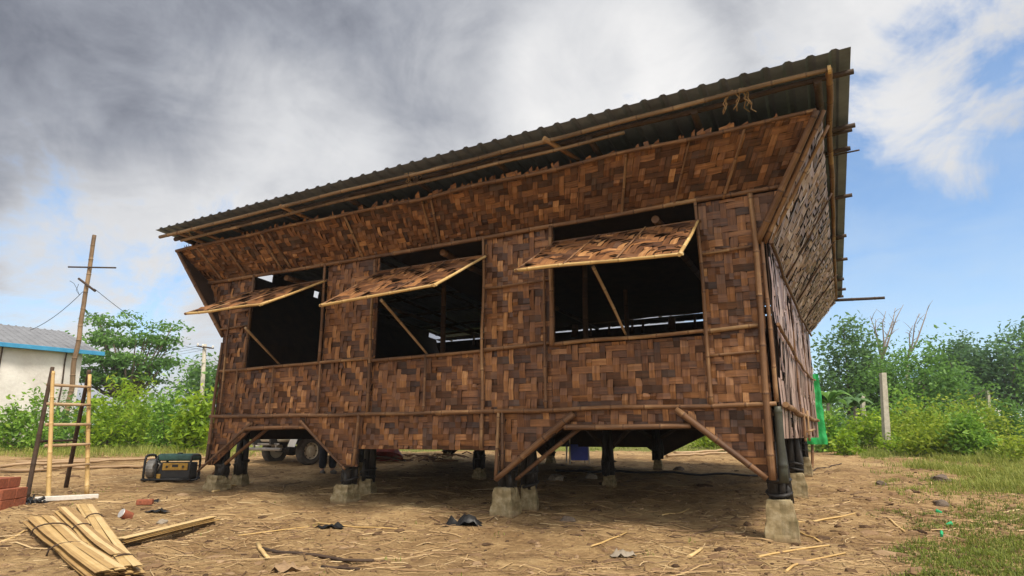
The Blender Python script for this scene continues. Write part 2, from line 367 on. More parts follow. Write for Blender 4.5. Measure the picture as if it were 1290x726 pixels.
# ------------------------------------------------------------------ the woven bamboo house
HL = V((-4.05, 3.4, .2))
house = thing('bamboo_house', HL, 'large stilted house of brown woven bamboo with flared walls and propped shutters', 'house')
def clip(poly, conv):
    out = poly
    n = len(conv)
    for i in range(n):
        a, b = conv[i], conv[(i+1) % n]; ex, ey = b[0]-a[0], b[1]-a[1]
        inp, out = out, []
        if not inp: return []
        sd = lambda p: ex*(p[1]-a[1])-ey*(p[0]-a[0])
        for j in range(len(inp)):
            p, q = inp[j-1], inp[j]; sp_, sq = sd(p), sd(q)
            if sq >= 0:
                if sp_ < 0: t = sp_/(sp_-sq); out.append((p[0]+(q[0]-p[0])*t, p[1]+(q[1]-p[1])*t))
                out.append(q)
            elif sp_ >= 0:
                t = sp_/(sp_-sq); out.append((p[0]+(q[0]-p[0])*t, p[1]+(q[1]-p[1])*t))
    return out
def weave(name, mp, poly, nrm, parent, w=.080, seed=0, vt=.62, ht=.32, light=0.0, backing=.012, over=2, mat='weave', pv=None):
    """plaited mat: broad split strips, over two and under two, clipped to a convex outline (metres)"""
    rnd = random.Random(seed); nrm = V(nrm).normalized(); mb = MB()
    u0 = min(p[0] for p in poly)-rnd.random()*w; u1 = max(p[0] for p in poly); v0 = min(p[1] for p in poly)-rnd.random()*w; v1 = max(p[1] for p in poly)
    def cuts(a, b):
        c = [a]
        while c[-1] < b: c.append(c[-1] + w*rnd.uniform(.78, 1.22))
        return c
    cu, cv = cuts(u0, u1), cuts(v0, v1); nu, nv = len(cu)-1, len(cv)-1
    up = [[((i+j+int(2.2*noise.noise(V((i*.07, j*.07, seed*.7))))) % (2*over)) < over for j in range(nv)] for i in range(nu)]
    for i in range(nu):
        for j in range(nv):
            if rnd.random() < .06: up[i][j] = not up[i][j]
            if pv is not None: up[i][j] = rnd.random() < pv
    colb = [rnd.gauss(0, .10) for _ in range(nu)]; rowb = [rnd.gauss(0, .09) for _ in range(nv)]
    def strip(a0, a1, b0, b1, vert, tone):
        # a = along, b = across
        am = (a0+a1)/2; e = .004; tl = rnd.gauss(0, .004); g = rnd.random(); uo = rnd.random()*30
        skew = rnd.gauss(0, .008)
        for x0, x1 in ((a0-e, am), (am, a1+e)):
            q = [(x0, b0+.0025), (x1, b0+.0025), (x1, b1-.0025), (x0, b1-.0025)]
            if vert: q = [(y, x) for x, y in q][::-1]
            c = clip(q, poly)
            if len(c) < 3: continue
            P = []; uv = []
            for (u, v) in c:
                al, ac = (v, u) if vert else (u, v)
                s_ = abs(al-am)/max(1e-3, (a1-a0)/2); t_ = (ac-(b0+b1)/2)/(b1-b0)
                h = .002 + .013*(1-s_*s_) + tl*t_*2.4
                P.append(V(mp(u, v)) + nrm*h); uv.append((uo+al, ac+uo))
            mb.face(P, max(0, min(1, tone)), g, uv)
    for i in range(nu):
        j = 0
        while j < nv:
            if up[i][j]:
                k = j
                while k < nv and up[i][k] and k-j < over+1: k += 1
                t = vt + colb[i] + rnd.gauss(0, .11) + light
                if rnd.random() < .3: t -= .19
                strip(cv[j], cv[k], cu[i], cu[i+1], True, t); j = k
            else: j += 1
    for j in range(nv):
        i = 0
        while i < nu:
            if not up[i][j]:
                k = i
                while k < nu and not up[k][j] and k-i < over+1: k += 1
                t = ht + rowb[j] + rnd.gauss(0, .13) + light
                if rnd.random() < .10: t += .22
                strip(cu[i], cu[k], cv[j], cv[j+1], False, t); i = k
            else: i += 1
    o = mb.build(name, M[mat], parent)
    if backing:
        b = MB(); us = np.linspace(min(p[0] for p in poly), max(p[0] for p in poly), 9); vs_ = np.linspace(min(p[1] for p in poly), max(p[1] for p in poly), 7)
        for ua, ub in zip(us, us[1:]):
            for va, vb in zip(vs_, vs_[1:]):
                c = clip([(ua, va), (ub, va), (ub, vb), (ua, vb)], poly)
                if len(c) > 2: b.face([V(mp(u, v)) - nrm*.005 for u, v in c], .2); b.face([V(mp(u, v)) - nrm*(.005+backing) for u, v in c][::-1], .2)
        n_ = len(poly)
        for q in range(n_):
            (ua, va), (ub, vb) = poly[q], poly[(q+1) % n_]; b.face([V(mp(ua, va))-nrm*.005, V(mp(ua, va))-nrm*(.005+backing), V(mp(ub, vb))-nrm*(.005+backing), V(mp(ub, vb))-nrm*.005], .2)
        b.build('backing', M['back'], o)
    return o
def front(u, v): return (u, 0.0, v)
sd = [100]
def fpanel(name, poly, **k):
    sd[0] += 1
    return weave(name, front, poly, (0, -1, 0), house, seed=sd[0], **k)
RZ, SZ, BZ = 1.31, 2.055, 3.56
def rect(a, b, c, d): return [(a, c), (b, c), (b, d), (a, d)]
for a, b in ((-8.18, -7.6), (-7.6, -5.97), (-5.97, -5.0), (-5.0, -3.24), (-3.24, -2.31), (-2.31, -.5), (-.5, .09)):
    fpanel('wall_panel', rect(a, b, RZ, SZ), vt=.61, ht=.32)
fpanel('wall_panel', [(-8.17, SZ), (-7.58, SZ), (-7.58, 2.62), (-8.19, 2.62)], light=-.06); fpanel('wall_panel', [(-8.2, 2.62), (-7.58, 2.62), (-7.58, BZ), (-8.78, BZ)], light=-.04)
fpanel('wall_panel', rect(-5.98, -5.0, SZ, BZ), light=.02)
fpanel('wall_panel', rect(-3.24, -2.26, SZ, BZ), light=.02)
fpanel('wall_panel', [(-.48, SZ), (.10, SZ), (.14, 3.0), (-.48, 3.0)], light=.03); fpanel('wall_panel', [(-.48, 3.0), (.14, 3.0), (.47, BZ), (-.48, BZ)], light=.03)
# skirt under the floor rail
for poly in ([(-8.24, .56), (-8.1, .56), (-7.3, 1.12), (-7.3, RZ), (-8.19, RZ)], rect(-7.3, -6.22, 1.11, RZ),
             [(-6.22, 1.16), (-5.47, .60), (-5.2, .60), (-5.2, RZ), (-6.22, RZ)], rect(-5.2, -3.02, .835, RZ),
             [(-3.02, .60), (-2.9, .58), (-2.1, 1.15), (-2.1, RZ), (-3.02, RZ)], rect(-2.1, -.80, 1.09, RZ),
             [(-.80, 1.19), (-.06, .62), (.07, .60), (.08, RZ), (-.80, RZ)]):
    fpanel('skirt_panel', poly, vt=.58, ht=.32)
# flared upper band
ZL, ZR = 4.06, 4.15; YF = -.49
def quadmap(a, b, c, d, W, H):
    a, b, c, d = map(V, (a, b, c, d))
    def mp(u, v):
        s_, t_ = u/W, v/H
        return (a*(1-s_)+b*s_)*(1-t_) + (d*(1-s_)+c*s_)*t_
    return mp
def flare(a, b, c, d, n, nm='flare_panel', cuts=(0, 1), light=0.0, **k):
    W = ((V(b)-V(a)).length + (V(c)-V(d)).length)/2; H = ((V(d)-V(a)).length + (V(c)-V(b)).length)/2
    mp = quadmap(a, b, c, d, W, H)
    for p, q in zip(cuts, cuts[1:]):
        sd[0] += 1; weave(nm, mp, rect(p*W, q*W, 0, H), n, house, seed=sd[0], light=light, **k)
    return mp, W, H
FB = .012
flare((-8.76, -FB, BZ+.02), (.47, -FB, BZ+.02), (.82, YF, ZR), (-8.92, YF+.02, ZL), (0, -.75, -.65), cuts=(0, .2, .39, .56, .74, 1), vt=.50, ht=.36, light=-.02, w=.072)
# right side wall and flare
XR = .11
weave('wall_panel', lambda u, v: (XR+.055+.031*u+.02*(v-1.3), u, v), rect(.0, 6.8, .98, 3.0), (1, 0, 0), house, seed=301, vt=.52, ht=.42, over=5, w=.11, pv=.94, mat='weave_grey')
flare((XR+.09, 0, 3.0), (XR+.315, 6.8, 3.0), (.97, 7.3, 3.70), (.84, YF, ZR), (.8, 0, -.6), vt=.58, ht=.42, over=3, mat='weave_grey')
# left side wall and flare, back wall and flare (a slit is left under the back flare)
weave('wall_panel', lambda u, v: (-8.2, u, v), rect(0, 6.8, .95, 2.6), (-1, 0, 0), house, seed=303, w=.13)
flare((-8.21, 0, 2.6), (-8.21, 6.8, 2.6), (-8.95, 7.3, 3.62), (-8.94, YF, ZL), (-.8, 0, -.6), w=.13)
weave('wall_panel', lambda u, v: (u, 6.8, v), rect(-8.2, .1, RZ, 3.445), (0, 1, 0), house, seed=305, w=.13)
flare((-8.5, 6.82, 3.49), (.3, 6.82, 3.49), (.86, 7.3, 3.74), (-8.95, 7.3, 3.62), (0, .7, -.7), w=.13)
for poly in ([(-8.2, .55), (-8.0, .55), (-7.2, 1.1), (-7.2, RZ), (-8.2, RZ)], rect(-7.2, -6.2, 1.1, RZ), [(-6.2, 1.15), (-5.5, .55), (-5.3, .77), (-5.3, RZ), (-6.2, RZ)],
             rect(-5.3, -3.0, .77, RZ), [(-3.0, .77), (-2.72, .56), (-1.5, 1.14), (-1.5, RZ), (-3.0, RZ)], rect(-1.5, -.8, 1.13, RZ), [(-.8, 1.17), (0, .6), (.1, .6), (.1, RZ), (-.8, RZ)]):
    sd[0] += 1; weave('skirt_panel', lambda u, v: (u, 6.8, v), poly, (0, 1, 0), house, seed=sd[0], w=.13)
for poly in ([(-8.2, 2.6), (-8.2, 3.445), (-8.6, 3.445)], [(.1, 3.0), (.42, 3.0), (.70, 3.445), (.1, 3.445)], [(.1, 1.31), (.35, 1.31), (.40, 3.0), (.1, 3.0)]):
    if poly[0][0] < -1: poly = [(-8.2, 2.6), (-8.2, 3.445), (-8.6, 3.445)]
    sd[0] += 1; weave('wall_panel', lambda u, v: (u, 6.81, v), poly, (0, 1, 0), house, seed=sd[0], w=.13)
# floor, joists
mb = MB(); mb.box((-4.05, 3.4, 1.27), (8.2, 6.74, .03), tone=.3); mb.build('floor', M['darkwood'], house)
for k in range(9):
    mb = MB(); y = .3 + k*.77; mb.bamboo((-8.15, y, 1.17), (.05, y, 1.17), .045, .3); mb.build('joist', M['darkwood'], house)
# poles
def pole(name, p0, p1, r=.024, tone=.5, mat='pole', parent=None, **k):
    mb = MB(); mb.bamboo(p0, p1, r, tone, **k); return mb.build(name, M[mat], parent or house)
Y1 = -.035
pole('rail', (-8.92, Y1, BZ+.01), (-4.6, Y1, BZ-.01), .03, .50); pole('rail', (-4.75, Y1-.012, BZ-.01), (.40, Y1, BZ+.035), .03, .50)
pole('rail', (-8.24, Y1-.02, RZ), (-3.6, Y1-.02, RZ-.01), .027, .42, sag=.01); pole('rail', (-3.9, Y1-.025, RZ-.012), (.13, Y1-.02, RZ+.012), .027, .46)
for a, b, z in ((-8.2, -5.0, 2.05), (-5.05, -3.2, 2.045), (-3.24, -2.3, 2.085), (-2.3, -.46, 2.09), (-.52, .09, 2.11)):
    pole('sill_rail', (a, Y1-.006, z-.02), (b, Y1-.006, z+.012), .024, .55 if b < 0 else .66)
for a, b, z in ((-8.3, -7.6, 2.72), (-7.9, -7.6, 2.98), (-3.22, -2.3, 2.86), (-.49, .05, 2.95), (-.49, .05, 1.83)):
    pole('rail', (a, Y1-.01, z), (b, Y1-.01, z+.02), .016, .5)
for x, z0, z1, r in ((-8.02, RZ, 2.9, .02), (-7.72, RZ, SZ, .018), (-7.56, SZ, BZ, .03), (-6.93, RZ, SZ, .018), (-6.0, SZ, BZ, .026), (-5.95, RZ, SZ, .02),
                     (-5.04, RZ, 3.5, .026), (-4.11, RZ, SZ, .02), (-3.235, .85, BZ, .024), (-2.36, RZ, 3.1, .02), (-2.28, SZ, BZ, .036), (-.49, RZ, BZ, .026)):
    pole('stud', (x, Y1-.024, z0), (x+random.uniform(-.02, .02), Y1-.024, z1), r*.86, random.uniform(.38, .58))
pole('stud', (-3.03, Y1-.03, .52), (-3.0, Y1-.03, RZ), .022, .62); pole('stud', (-2.94, Y1-.03, .62), (-2.95, Y1-.03, RZ), .018, .4)
pole('stud', (-5.22, Y1-.03, .62), (-5.18, Y1-.03, RZ), .022, .45); pole('stud', (-8.2, Y1-.02, .6), (-8.16, Y1-.02, 2.5), .026, .35)
pole('corner_post', (0.035, -.06, .58), (0.085, -.07, 3.56), .033, .52, gap=.55); pole('corner_post', (.13, -.03, .56), (.14, -.04, RZ-.02), .042, .4, 'darkgreen', gap=.45); pole('corner_post', (.14, -.03, RZ+.02), (.15, -.03, 3.0), .022, .5)
# bay frames and braces
for a, b, z in ((-7.4, -6.15, 1.115), (-2.15, -.72, 1.10)): pole('bay_beam', (a, -.05, z), (b, -.05, z+.01), .030, .46)
for p, q, r in (((-7.28, -.07, 1.19), (-8.36, -.07, .46), .022), ((-6.26, -.07, 1.22), (-5.36, -.07, .57), .020), ((-2.02, -.07, 1.25), (-3.02, -.09, .50), .038),
                ((-.86, -.07, 1.28), (-.02, -.07, .60), .034), ((-7.1, .12, 1.13), (-8.25, .12, .42), .028), ((-1.95, .1, 1.14), (-2.85, .12, .50), .028)):
    pole('brace', p, q, r, .46 if r > .03 else .36)
# battens on the flare
def fl(x, t):  # point on the front flare
    xa = -8.76 + (x+8.76)/9.23*9.23; xb = -8.92 + (x+8.76)/9.23*9.74
    return V((xa, -FB, BZ+.02)).lerp(V((xb, YF, ZL+(ZR-ZL)*(x+8.76)/9.23)), t) + V((0, -.75, -.65)).normalized()*.022
for x in (-8.35, -7.75, -6.95, -6.75, -5.3, -4.05, -3.95, -1.36, -.75, -.2):
    pole('batten', fl(x, .0), fl(x+random.uniform(-.04, .04), .99), .017 if x != -.75 else .012, random.uniform(.5, .68))
pole('eave_rail', (-8.98, YF-.02, ZL+.0), (-4.2, YF-.03, (ZL+ZR)/2-.02), .026, .44); pole('eave_rail', (-4.4, YF-.03, (ZL+ZR)/2-.03), (.80, YF-.02, ZR-.01), .026, .44)
# corner boards of the right hip and left hip
n_ = V((.62, -.75, -.3)).normalized()*.03
for d0, d1, r, t in (((.10, -.03, 3.0), (.80, -.53, 4.13), .035, .42), ((.17, .0, 3.0), (.87, -.47, 4.15), .026, .56), ((.22, .10, 3.02), (.9, -.2, 4.1), .02, .62)):
    pole('corner_board', V(d0), V(d1), r, t)
pole('corner_board', (-8.2, -.02, 2.6), (-8.97, -.5, ZL), .03, .35)
# right side rails, battens
pole('rail', (.24, -.04, 3.0), (.46, 6.85, 2.97), .02, .3, sag=.12); pole('rail', (.225, -.02, 2.12), (.43, 6.85, 2.08), .018, .5, sag=.12); pole('rail', (.21, -.02, RZ), (.42, 6.9, RZ), .028, .62, sag=.04)
pole('top_rail', (.93, -.78, 4.40), (1.0, 7.4, 3.80), .03, .55)
for y in (1.7, 3.4, 5.1): pole('batten', (.235+.031*y, y, 3.0), (.895+.017*y, y-.35, 4.05-.07*y), .012, .15)
for y in (2.4, 4.6): pole('stud', (.185+.031*y, y, 1.0), (.215+.031*y, y, 3.0), .014, .3)
for y in (2.2, 3.0): pole('hanger', (.22+.031*y, y, .94), (.23+.031*y, y+.05, RZ+.05), .016, .75)
pole('hanger', (.32, 2.0, 1.06), (.38, 3.3, 1.10), .016, .72)
# interior posts
for x in (-5.4, -2.7):
    for y in (2.3, 4.6): pole('interior_post', (x, y, 1.28), (x, y, 4.1), .05, .35)
for x in (-7.4, -6.6, -5.9, -5.2, -4.6, -4.2, -3.75, -3.2, -2.95, -2.3, -1.8, -1.2, -.7, -.3): pole('stud', (x, 6.76, 3.3), (x+.02, 6.76, 3.6), .03 if x not in (-6.6, -4.6, -2.3) else .09, .4)
for a, b in ((.1, .9), (1.5, 2.6), (2.75, 4.2), (4.3, 6.9)):
    sd[0] += 1; weave('eave_infill', quadmap((-8.93, a, 3.98-.06*a), (-8.93, b, 3.98-.06*b), (-8.9, b, 4.24-.064*b), (-8.9, a, 4.24-.064*a), b-a, .26), rect(0, b-a, 0, .26), (-1, 0, 0), house, seed=sd[0], w=.12)
for x in (-7.0, -4.0, -1.0): pole('interior_beam', (x, .1, 3.5), (x, 6.7, 3.45), .045, .35)
# posts on the piers: bunched tarred bamboo
PY = [0.16, 3.4, 6.72]; PX = [-8.10, -5.47, -2.98, .06]
piers = []
def post(x, y, ztop, n=3, low=.30):
    z0 = gbase(x, y) + low
    mb = MB()
    for k in range(n):
        a = k*2.1 + x; dx, dy = .06*math.cos(a), .06*math.sin(a)
        mb.tube([(x+dx+random.uniform(-.02, .02), y+dy, z0+random.uniform(-.0, .04)), (x+dx, y+dy, (z0+ztop)/2), (x+dx*.7, y+dy*.7, ztop)], [.052, .05, .045], 8, .5)
    for k in range(5):
        a = random.uniform(0, 6.28); r_ = random.uniform(.07, .10); L = random.uniform(.18, .5); zb = z0 + random.uniform(.0, .05)
        mb.tube([(x+r_*math.cos(a), y+r_*math.sin(a), zb), (x+r_*1.1*math.cos(a+.1), y+r_*1.1*math.sin(a+.1), zb+L*.5), (x+r_*math.cos(a), y+r_*math.sin(a), zb+L)], [.03, .036, .022], 6, .5)
    for k in range(2):
        z = z0 + random.uniform(.06, .3); tx, ty = random.uniform(-.3, .3), random.uniform(-.3, .3)
        mb.tube([V((x+.112*math.cos(q), y+.112*math.sin(q), z+.11*(tx*math.cos(q)+ty*math.sin(q)))) for q in np.linspace(0, 6.4, 11)], random.uniform(.012, .022), 5, .5)
    mb.build('post', M['char'], house)
for i, x in enumerate(PX):
    for j, y in enumerate(PY):
        low_ = {0: (.16, .17, .26, .31)[PX.index(x)]}.get(j, .30 if x > 0 else .16); xx = x + (.22 if (j > 0 and -7 < x < 0) else 0); piers.append((xx, y, (x, j))); post(xx, y, 1.2, 3 if j == 0 or x > 0 else 4, low_); x0_ = x; x = xx
        if j > 0:
            for sx in (-1, 1):
                if -8.3 < x+sx*.5 < .3: pole('strut', (x+sx*.06, y, gbase(x, y)+.62), (x+sx*.42, y, 1.16), .04, .3, 'darkwood')
        x = x0_
for x, y in ((-8.26, .66), (-5.68, .80), (-2.93, .66)): piers.append((x, y, None)); post(x, y, 1.2, 2, .17 if x < -4 else .24)
# dark sheets added under the rafters so the windows look black inside
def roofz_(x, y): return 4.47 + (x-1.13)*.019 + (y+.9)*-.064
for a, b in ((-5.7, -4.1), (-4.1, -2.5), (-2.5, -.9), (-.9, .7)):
    mb = MB(); mb.slab([(a, -.1, roofz_(a, -.1)-.28), (b, -.1, roofz_(b, -.1)-.28), (b, 6.9, roofz_(b, 6.9)-.24), (a, 6.9, roofz_(a, 6.9)-.24)], (0, 0, .015), .3); mb.build('window_dark_sheet', M['back'], house)
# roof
def roofz(x, y): return 4.47 + (x-1.13)*.019 + (y+.9)*-.064
RX0, RX1, RY0, RY1 = -8.95, 1.13, -.93, 7.7
mb = MB(); pr = []
x = RX0
while x < RX1-.01:
    for dx, dz in ((0, 0), (.095, 0), (.122, .022), (.160, .022), (.185, 0)):
        if x+dx <= RX1: pr.append((x+dx, dz))
    x += .20
pr.append((RX1, .0))
cuts_y = [RY0, 1.3, 1.301, 3.6, 3.601, 5.9, 5.901, RY1]
for (xa, za), (xb, zb) in zip(pr, pr[1:]):
    for k in range(0, len(cuts_y), 2):
        ya, yb = cuts_y[k] - (.12 if k else 0), cuts_y[k+1]; ea = -.004*(k//2); 
        j1 = random.uniform(-.012, .012) if k == 0 else 0
        P = [V((xa, ya, roofz(xa, ya)+za+.006*(3-k//2))), V((xb, ya, roofz(xb, ya)+zb+.006*(3-k//2))), V((xb, yb, roofz(xb, yb)+zb+.006*(3-k//2))), V((xa, yb, roofz(xa, yb)+za+.006*(3-k//2)))]
        mb.face(P, .5); mb.face([p+V((0, 0, -.0025)) for p in P[::-1]], .5)
roof = mb.build('roof', M['roof'], house)
ys_p = [-.62, .42, .95, 2.35, 3.9, 5.1, 6.3, 7.1, 7.6]
for i, y in enumerate(ys_p):
    mb = MB(); e = 1.15 + (.04 if i % 2 else 0)
    mb.bamboo((-8.9+random.uniform(-.1, .1), y, roofz(-8.9, y)-.045), (e, y, roofz(1.1, y)-.045), .033, .40)
    if i in (1, 4, 6): mb.bamboo((-1.5, y+.085, roofz(-1.5, y)-.05), (e-.03, y+.085, roofz(1.1, y)-.05), .03, .45)
    if i == 2: mb.bamboo((-1.0, y+.03, roofz(-1, y)-.10), (1.24, y+.02, roofz(1.1, y)-.08), .012, .5)
    mb.build('purlin', M['darkwood'], roof)
mb = MB(); mb.bamboo((.2, 7.5, roofz(.2, 7.5)-.09), (1.88, 7.5, 3.755), .034, .4); mb.build('purlin', M['darkwood'], roof)
xr = -8.6
while xr < 1.0:
    mb = MB(); mb.bamboo((xr, -.72, roofz(xr, -.72)-.115), (xr, 7.6, roofz(xr, 7.6)-.115), .035, .35); mb.build('rafter', M['darkwood'], roof); xr += 1.18
# eave poles under the drip edge
pole('eave_pole', (-8.95, -.84, roofz(-8.9, -.8)-.075), (-3.3, -.82, roofz(-3.3, -.8)-.085), .027, .30, 'wood', parent=roof)
pole('eave_pole', (-3.6, -.79, roofz(-3.6, -.8)-.07), (.94, -.80, roofz(.9, -.8)-.075), .028, .24, 'wood', parent=roof)
pole('eave_pole', (-8.6, -.70, roofz(-8.6, -.7)-.14), (-1.1, -.70, roofz(-1.1, -.7)-.15), .024, .22, 'wood', parent=roof)
mb = MB(); mb.lathe((.955, -.80, roofz(.9, -.8)-.075), [(0, 0), (.041, 0), (.041, -.03)], 12, (1, 0, 0), .8); mb.build('cut_end', M['pale'], roof)
for x in (-8.5, -8.15, -6.2, -2.0): pole('eave_strut', (x, -.86, roofz(x, -.86)-.07), (x+.25, -.40, roofz(x, -.4)-.17), .03, .5, parent=roof)
# frayed strip ends above the eave rail
mb = MB()
for k in range(150):
    x = random.uniform(-8.8, .7); q = (x+8.9)/9.7; z = ZL+(ZR-ZL)*q; h = random.uniform(.0, .075); w = random.uniform(.02, .09)
    P = [V((x, YF-.008, z-.03)), V((x+w, YF-.008, z-.03)), V((x+w+random.uniform(-.02, .02), YF-.02-random.random()*.04, z+h)), V((x+random.uniform(-.02, .02), YF-.02, z+h*random.uniform(.5, 1)))]
    mb.slab(P, (0, .006, 0), random.uniform(.4, .8))
mb.build('frayed_edge', M['weave'], house)
# twine ties on the eave
def ties(x, n, s_):
    mb = MB()
    for k in range(n):
        a = V((x+random.uniform(-.07, .07), -.80, roofz(x, -.8)-.03)); pts = [a]
        for q in range(5): a = a + V((random.uniform(-.05, .05), random.uniform(.0, .06), -s_*random.uniform(.4, 1.2))); pts.append(a)
        mb.tube(pts, .006, 4, random.uniform(.5, .9))
    mb.build('twine', M['wood'], roof)
ties(.12, 9, .04); ties(-3.95, 9, .02); ties(-8.4, 5, .03)
# shutters with prop poles
def shutter(xa, xb, zh, yl, zl, yr, zr, prop, light=.0):
    a, b, d, c = V((xa, -.03, zh)), V((xb, -.03, zh)), V((xa-.03, yl, zl)), V((xb+.02, yr, zr))
    W = (b-a).length; H = ((d-a).length+(c-b).length)/2; mp = quadmap(d, c, b, a, W, H)
    n = (c-d).cross(a-d).normalized()
    if n.z < 0: n = -n
    sd[0] += 1
    o = weave('window_shutter', mp, rect(0, W, 0, H), n, house, seed=sd[0], w=.085, vt=.66, ht=.40, light=light, backing=.014, over=3)
    for p, q, r, t in ((d, c, .019, .66), (c, b, .018, .70), (d, a, .018, .5), (a, b, .018, .4)):
        mb = MB(); mb.bamboo(p+(p-q).normalized()*.03, q+(q-p).normalized()*.03, r, t); mb.build('edge_pole', M['pale' if t > .6 else 'pole'], o)
    for s_ in (.33, .66):
        mb = MB(); mb.bamboo(d.lerp(c, s_)+n*.016, a.lerp(b, s_)+n*.016, .010, .5); mb.build('cross_slat', M['pole'], o)
    mb = MB(); mb.bamboo(d.lerp(c, s_ if False else .45)-n*.03 if prop is None else V(prop[0]), V(prop[1]), .017, .5, wob=.012); mb.build('prop_pole', M['wood'], o)
    return o
shutter(-7.56, -6.0, 3.30, -1.13, 2.74, -1.2, 2.70, (on(309, 413, 1, -1.0), on(353, 460, 1, .02)))
shutter(-4.98, -3.22, 3.31, -1.08, 2.62, -1.22, 2.65, (on(480, 378, 1, -1.08), on(540, 448, 1, .02)))
shutter(-2.24, -.48, 3.35, -1.02, 2.755, -1.36, 2.60, (on(747, 336, 1, -1.1), on(790, 424, 1, .02)))

# ------------------------------------------------------------------ concrete piers
def pier_mesh():
    mb = MB(); n = 6
    prof = [(-.10, .165), (.0, .158), (.12, .145), (.25, .130), (.365, .116), (.378, .105)]
    import bmesh
    rings = []
    for z, h in prof:
        ring = []
        for (sx, sy) in ((-1, -1), (1, -1), (1, 1), (-1, 1)):
            ring.append(V((sx*h, sy*h, z)))
        rings.append(ring)
    bm = bmesh.new(); vs = [[bm.verts.new(p) for p in r] for r in rings]
    for a, b in zip(vs, vs[1:]):
        for k in range(4): bm.faces.new((a[k], a[(k+1) % 4], b[(k+1) % 4], b[k]))
    bm.faces.new(vs[-1]); bm.faces.new(vs[0][::-1])
    bmesh.ops.bevel(bm, geom=[e for e in bm.edges if abs(e.verts[0].co.z-e.verts[1].co.z) > .02], offset=.008, segments=1, affect='EDGES')
    bmesh.ops.subdivide_edges(bm, edges=bm.edges[:], cuts=3, use_grid_fill=True)
    bm.normal_update()
    for v in bm.verts:
        v.co += v.normal*(.014*noise.noise(v.co*8)+.009*noise.noise(v.co*26)-(.02 if noise.noise(v.co*17+V((3, 1, 4))) > .45 else 0))
    for f in bm.faces: mb.face([v.co for v in f.verts], .5, .5, None, True)
    bm.free(); return mb
PLAB = {(.06, 0): 'pale concrete footing under the near right corner post, largest in view', (-2.98, 0): 'mossy concrete footing under the middle front post with the thick bamboo brace',
        (-5.47, 0): 'concrete footing under the front post right of the parked truck', (-8.10, 0): 'squat concrete footing under the front corner beside the generator',
        (.06, 1): 'dark sided concrete footing midway along the right side wall', (.06, 2): 'small concrete footing at the far right corner near the green tarp',
        (-8.10, 1): 'shaded concrete footing in the middle row at the left wall', (-8.10, 2): 'shaded concrete footing at the far back left corner under the house',
        (-5.47, 1): 'shaded concrete footing of the middle row, behind the straight low skirt', (-5.47, 2): 'shaded concrete footing in the back row, left of the blue chair',
        (-2.98, 1): 'shaded concrete footing of the middle row, seen in the right hand open bay', (-2.98, 2): 'shaded concrete footing in the back row, right of the blue chair'}
EXL = ['second concrete footing just behind the generator side corner footing', 'second concrete footing close behind the one near the truck', 'narrow mossy concrete footing leaning close behind the middle front one']
p0 = None; ex = 0
for x, y, key in piers:
    lab = PLAB[key] if key else EXL[ex]; ex += 0 if key else 1
    z = gbase(x, y)
    if p0 is None:
        p0 = pier_mesh().build('concrete_pier', M['concrete']); o = p0
    else: o = p0.copy(); COL.objects.link(o)
    o.scale = ((.95, .95, .6) if x < -4 else ((.95, .95, .86) if x < -1 else (1, 1, 1))) if key and key[1] == 0 else (.72, .72, .6 if x < -4 else .8) if not key else ((.95, .95, .9) if x > 0 else (.62, .62, .5))
    o.location = (x, y - (.05 if key and key[1] == 0 else 0), z); o.rotation_euler = (random.uniform(-.03, .03), random.uniform(-.03, .03), random.uniform(-.08, .08) + (0 if key else .25))
    tag(o, lab, 'footing', 'concrete footings under the house posts')

# ------------------------------------------------------------------ foliage
def leaves(centers, size, tones, rng, droop=.3, aspect=.45, up=.35):
    n = len(centers); d = rng.normal(size=(n, 3)); d[:, 2] = d[:, 2]*.6 - droop; d /= np.linalg.norm(d, axis=1)[:, None]
    a = rng.normal(size=(n, 3)); a[:, 2] += up*3; s = np.cross(d, a); s /= np.linalg.norm(s, axis=1)[:, None]+1e-9
    nn = np.cross(s, d); L = size*rng.uniform(.65, 1.35, n)[:, None]; W = L*aspect
    b = centers - d*L*.5; t = centers + d*L*.5; l = centers + s*W*.5 + nn*W*.18 - d*L*.05; r = centers - s*W*.5 + nn*W*.18 - d*L*.05
    return np.stack([b, r, t, l], 1).reshape(-1, 3), tones
def leafmesh(name, vs, tones, m, parent, extra=None):
    n = len(vs)//4; o0 = np.array(ORG.get(parent.name, V((0, 0, 0)))) if parent else np.zeros(3)
    me = bpy.data.meshes.new(name); me.vertices.add(4*n); me.vertices.foreach_set('co', (vs-o0).astype(np.float32).ravel())
    idx = np.arange(4*n).reshape(n, 4); tri = np.stack([idx[:, 0], idx[:, 1], idx[:, 2], idx[:, 0], idx[:, 2], idx[:, 3]], 1).ravel()
    me.loops.add(6*n); me.loops.foreach_set('vertex_index', tri.astype(np.int32)); me.polygons.add(2*n)
    me.polygons.foreach_set('loop_start', np.arange(0, 6*n, 3, dtype=np.int32)); me.polygons.foreach_set('loop_total', np.full(2*n, 3, dtype=np.int32)); me.update(); me.validate()
    ca = me.color_attributes.new('Col', 'FLOAT_COLOR', 'POINT'); c = np.ones((4*n, 4), dtype=np.float32); c[:, 0] = np.repeat(np.clip(tones, 0, 1), 4); ca.data.foreach_set('color', c.ravel())
    me.materials.append(m); o = bpy.data.objects.new(name, me); COL.objects.link(o)
    if parent: o.parent = parent
    return o
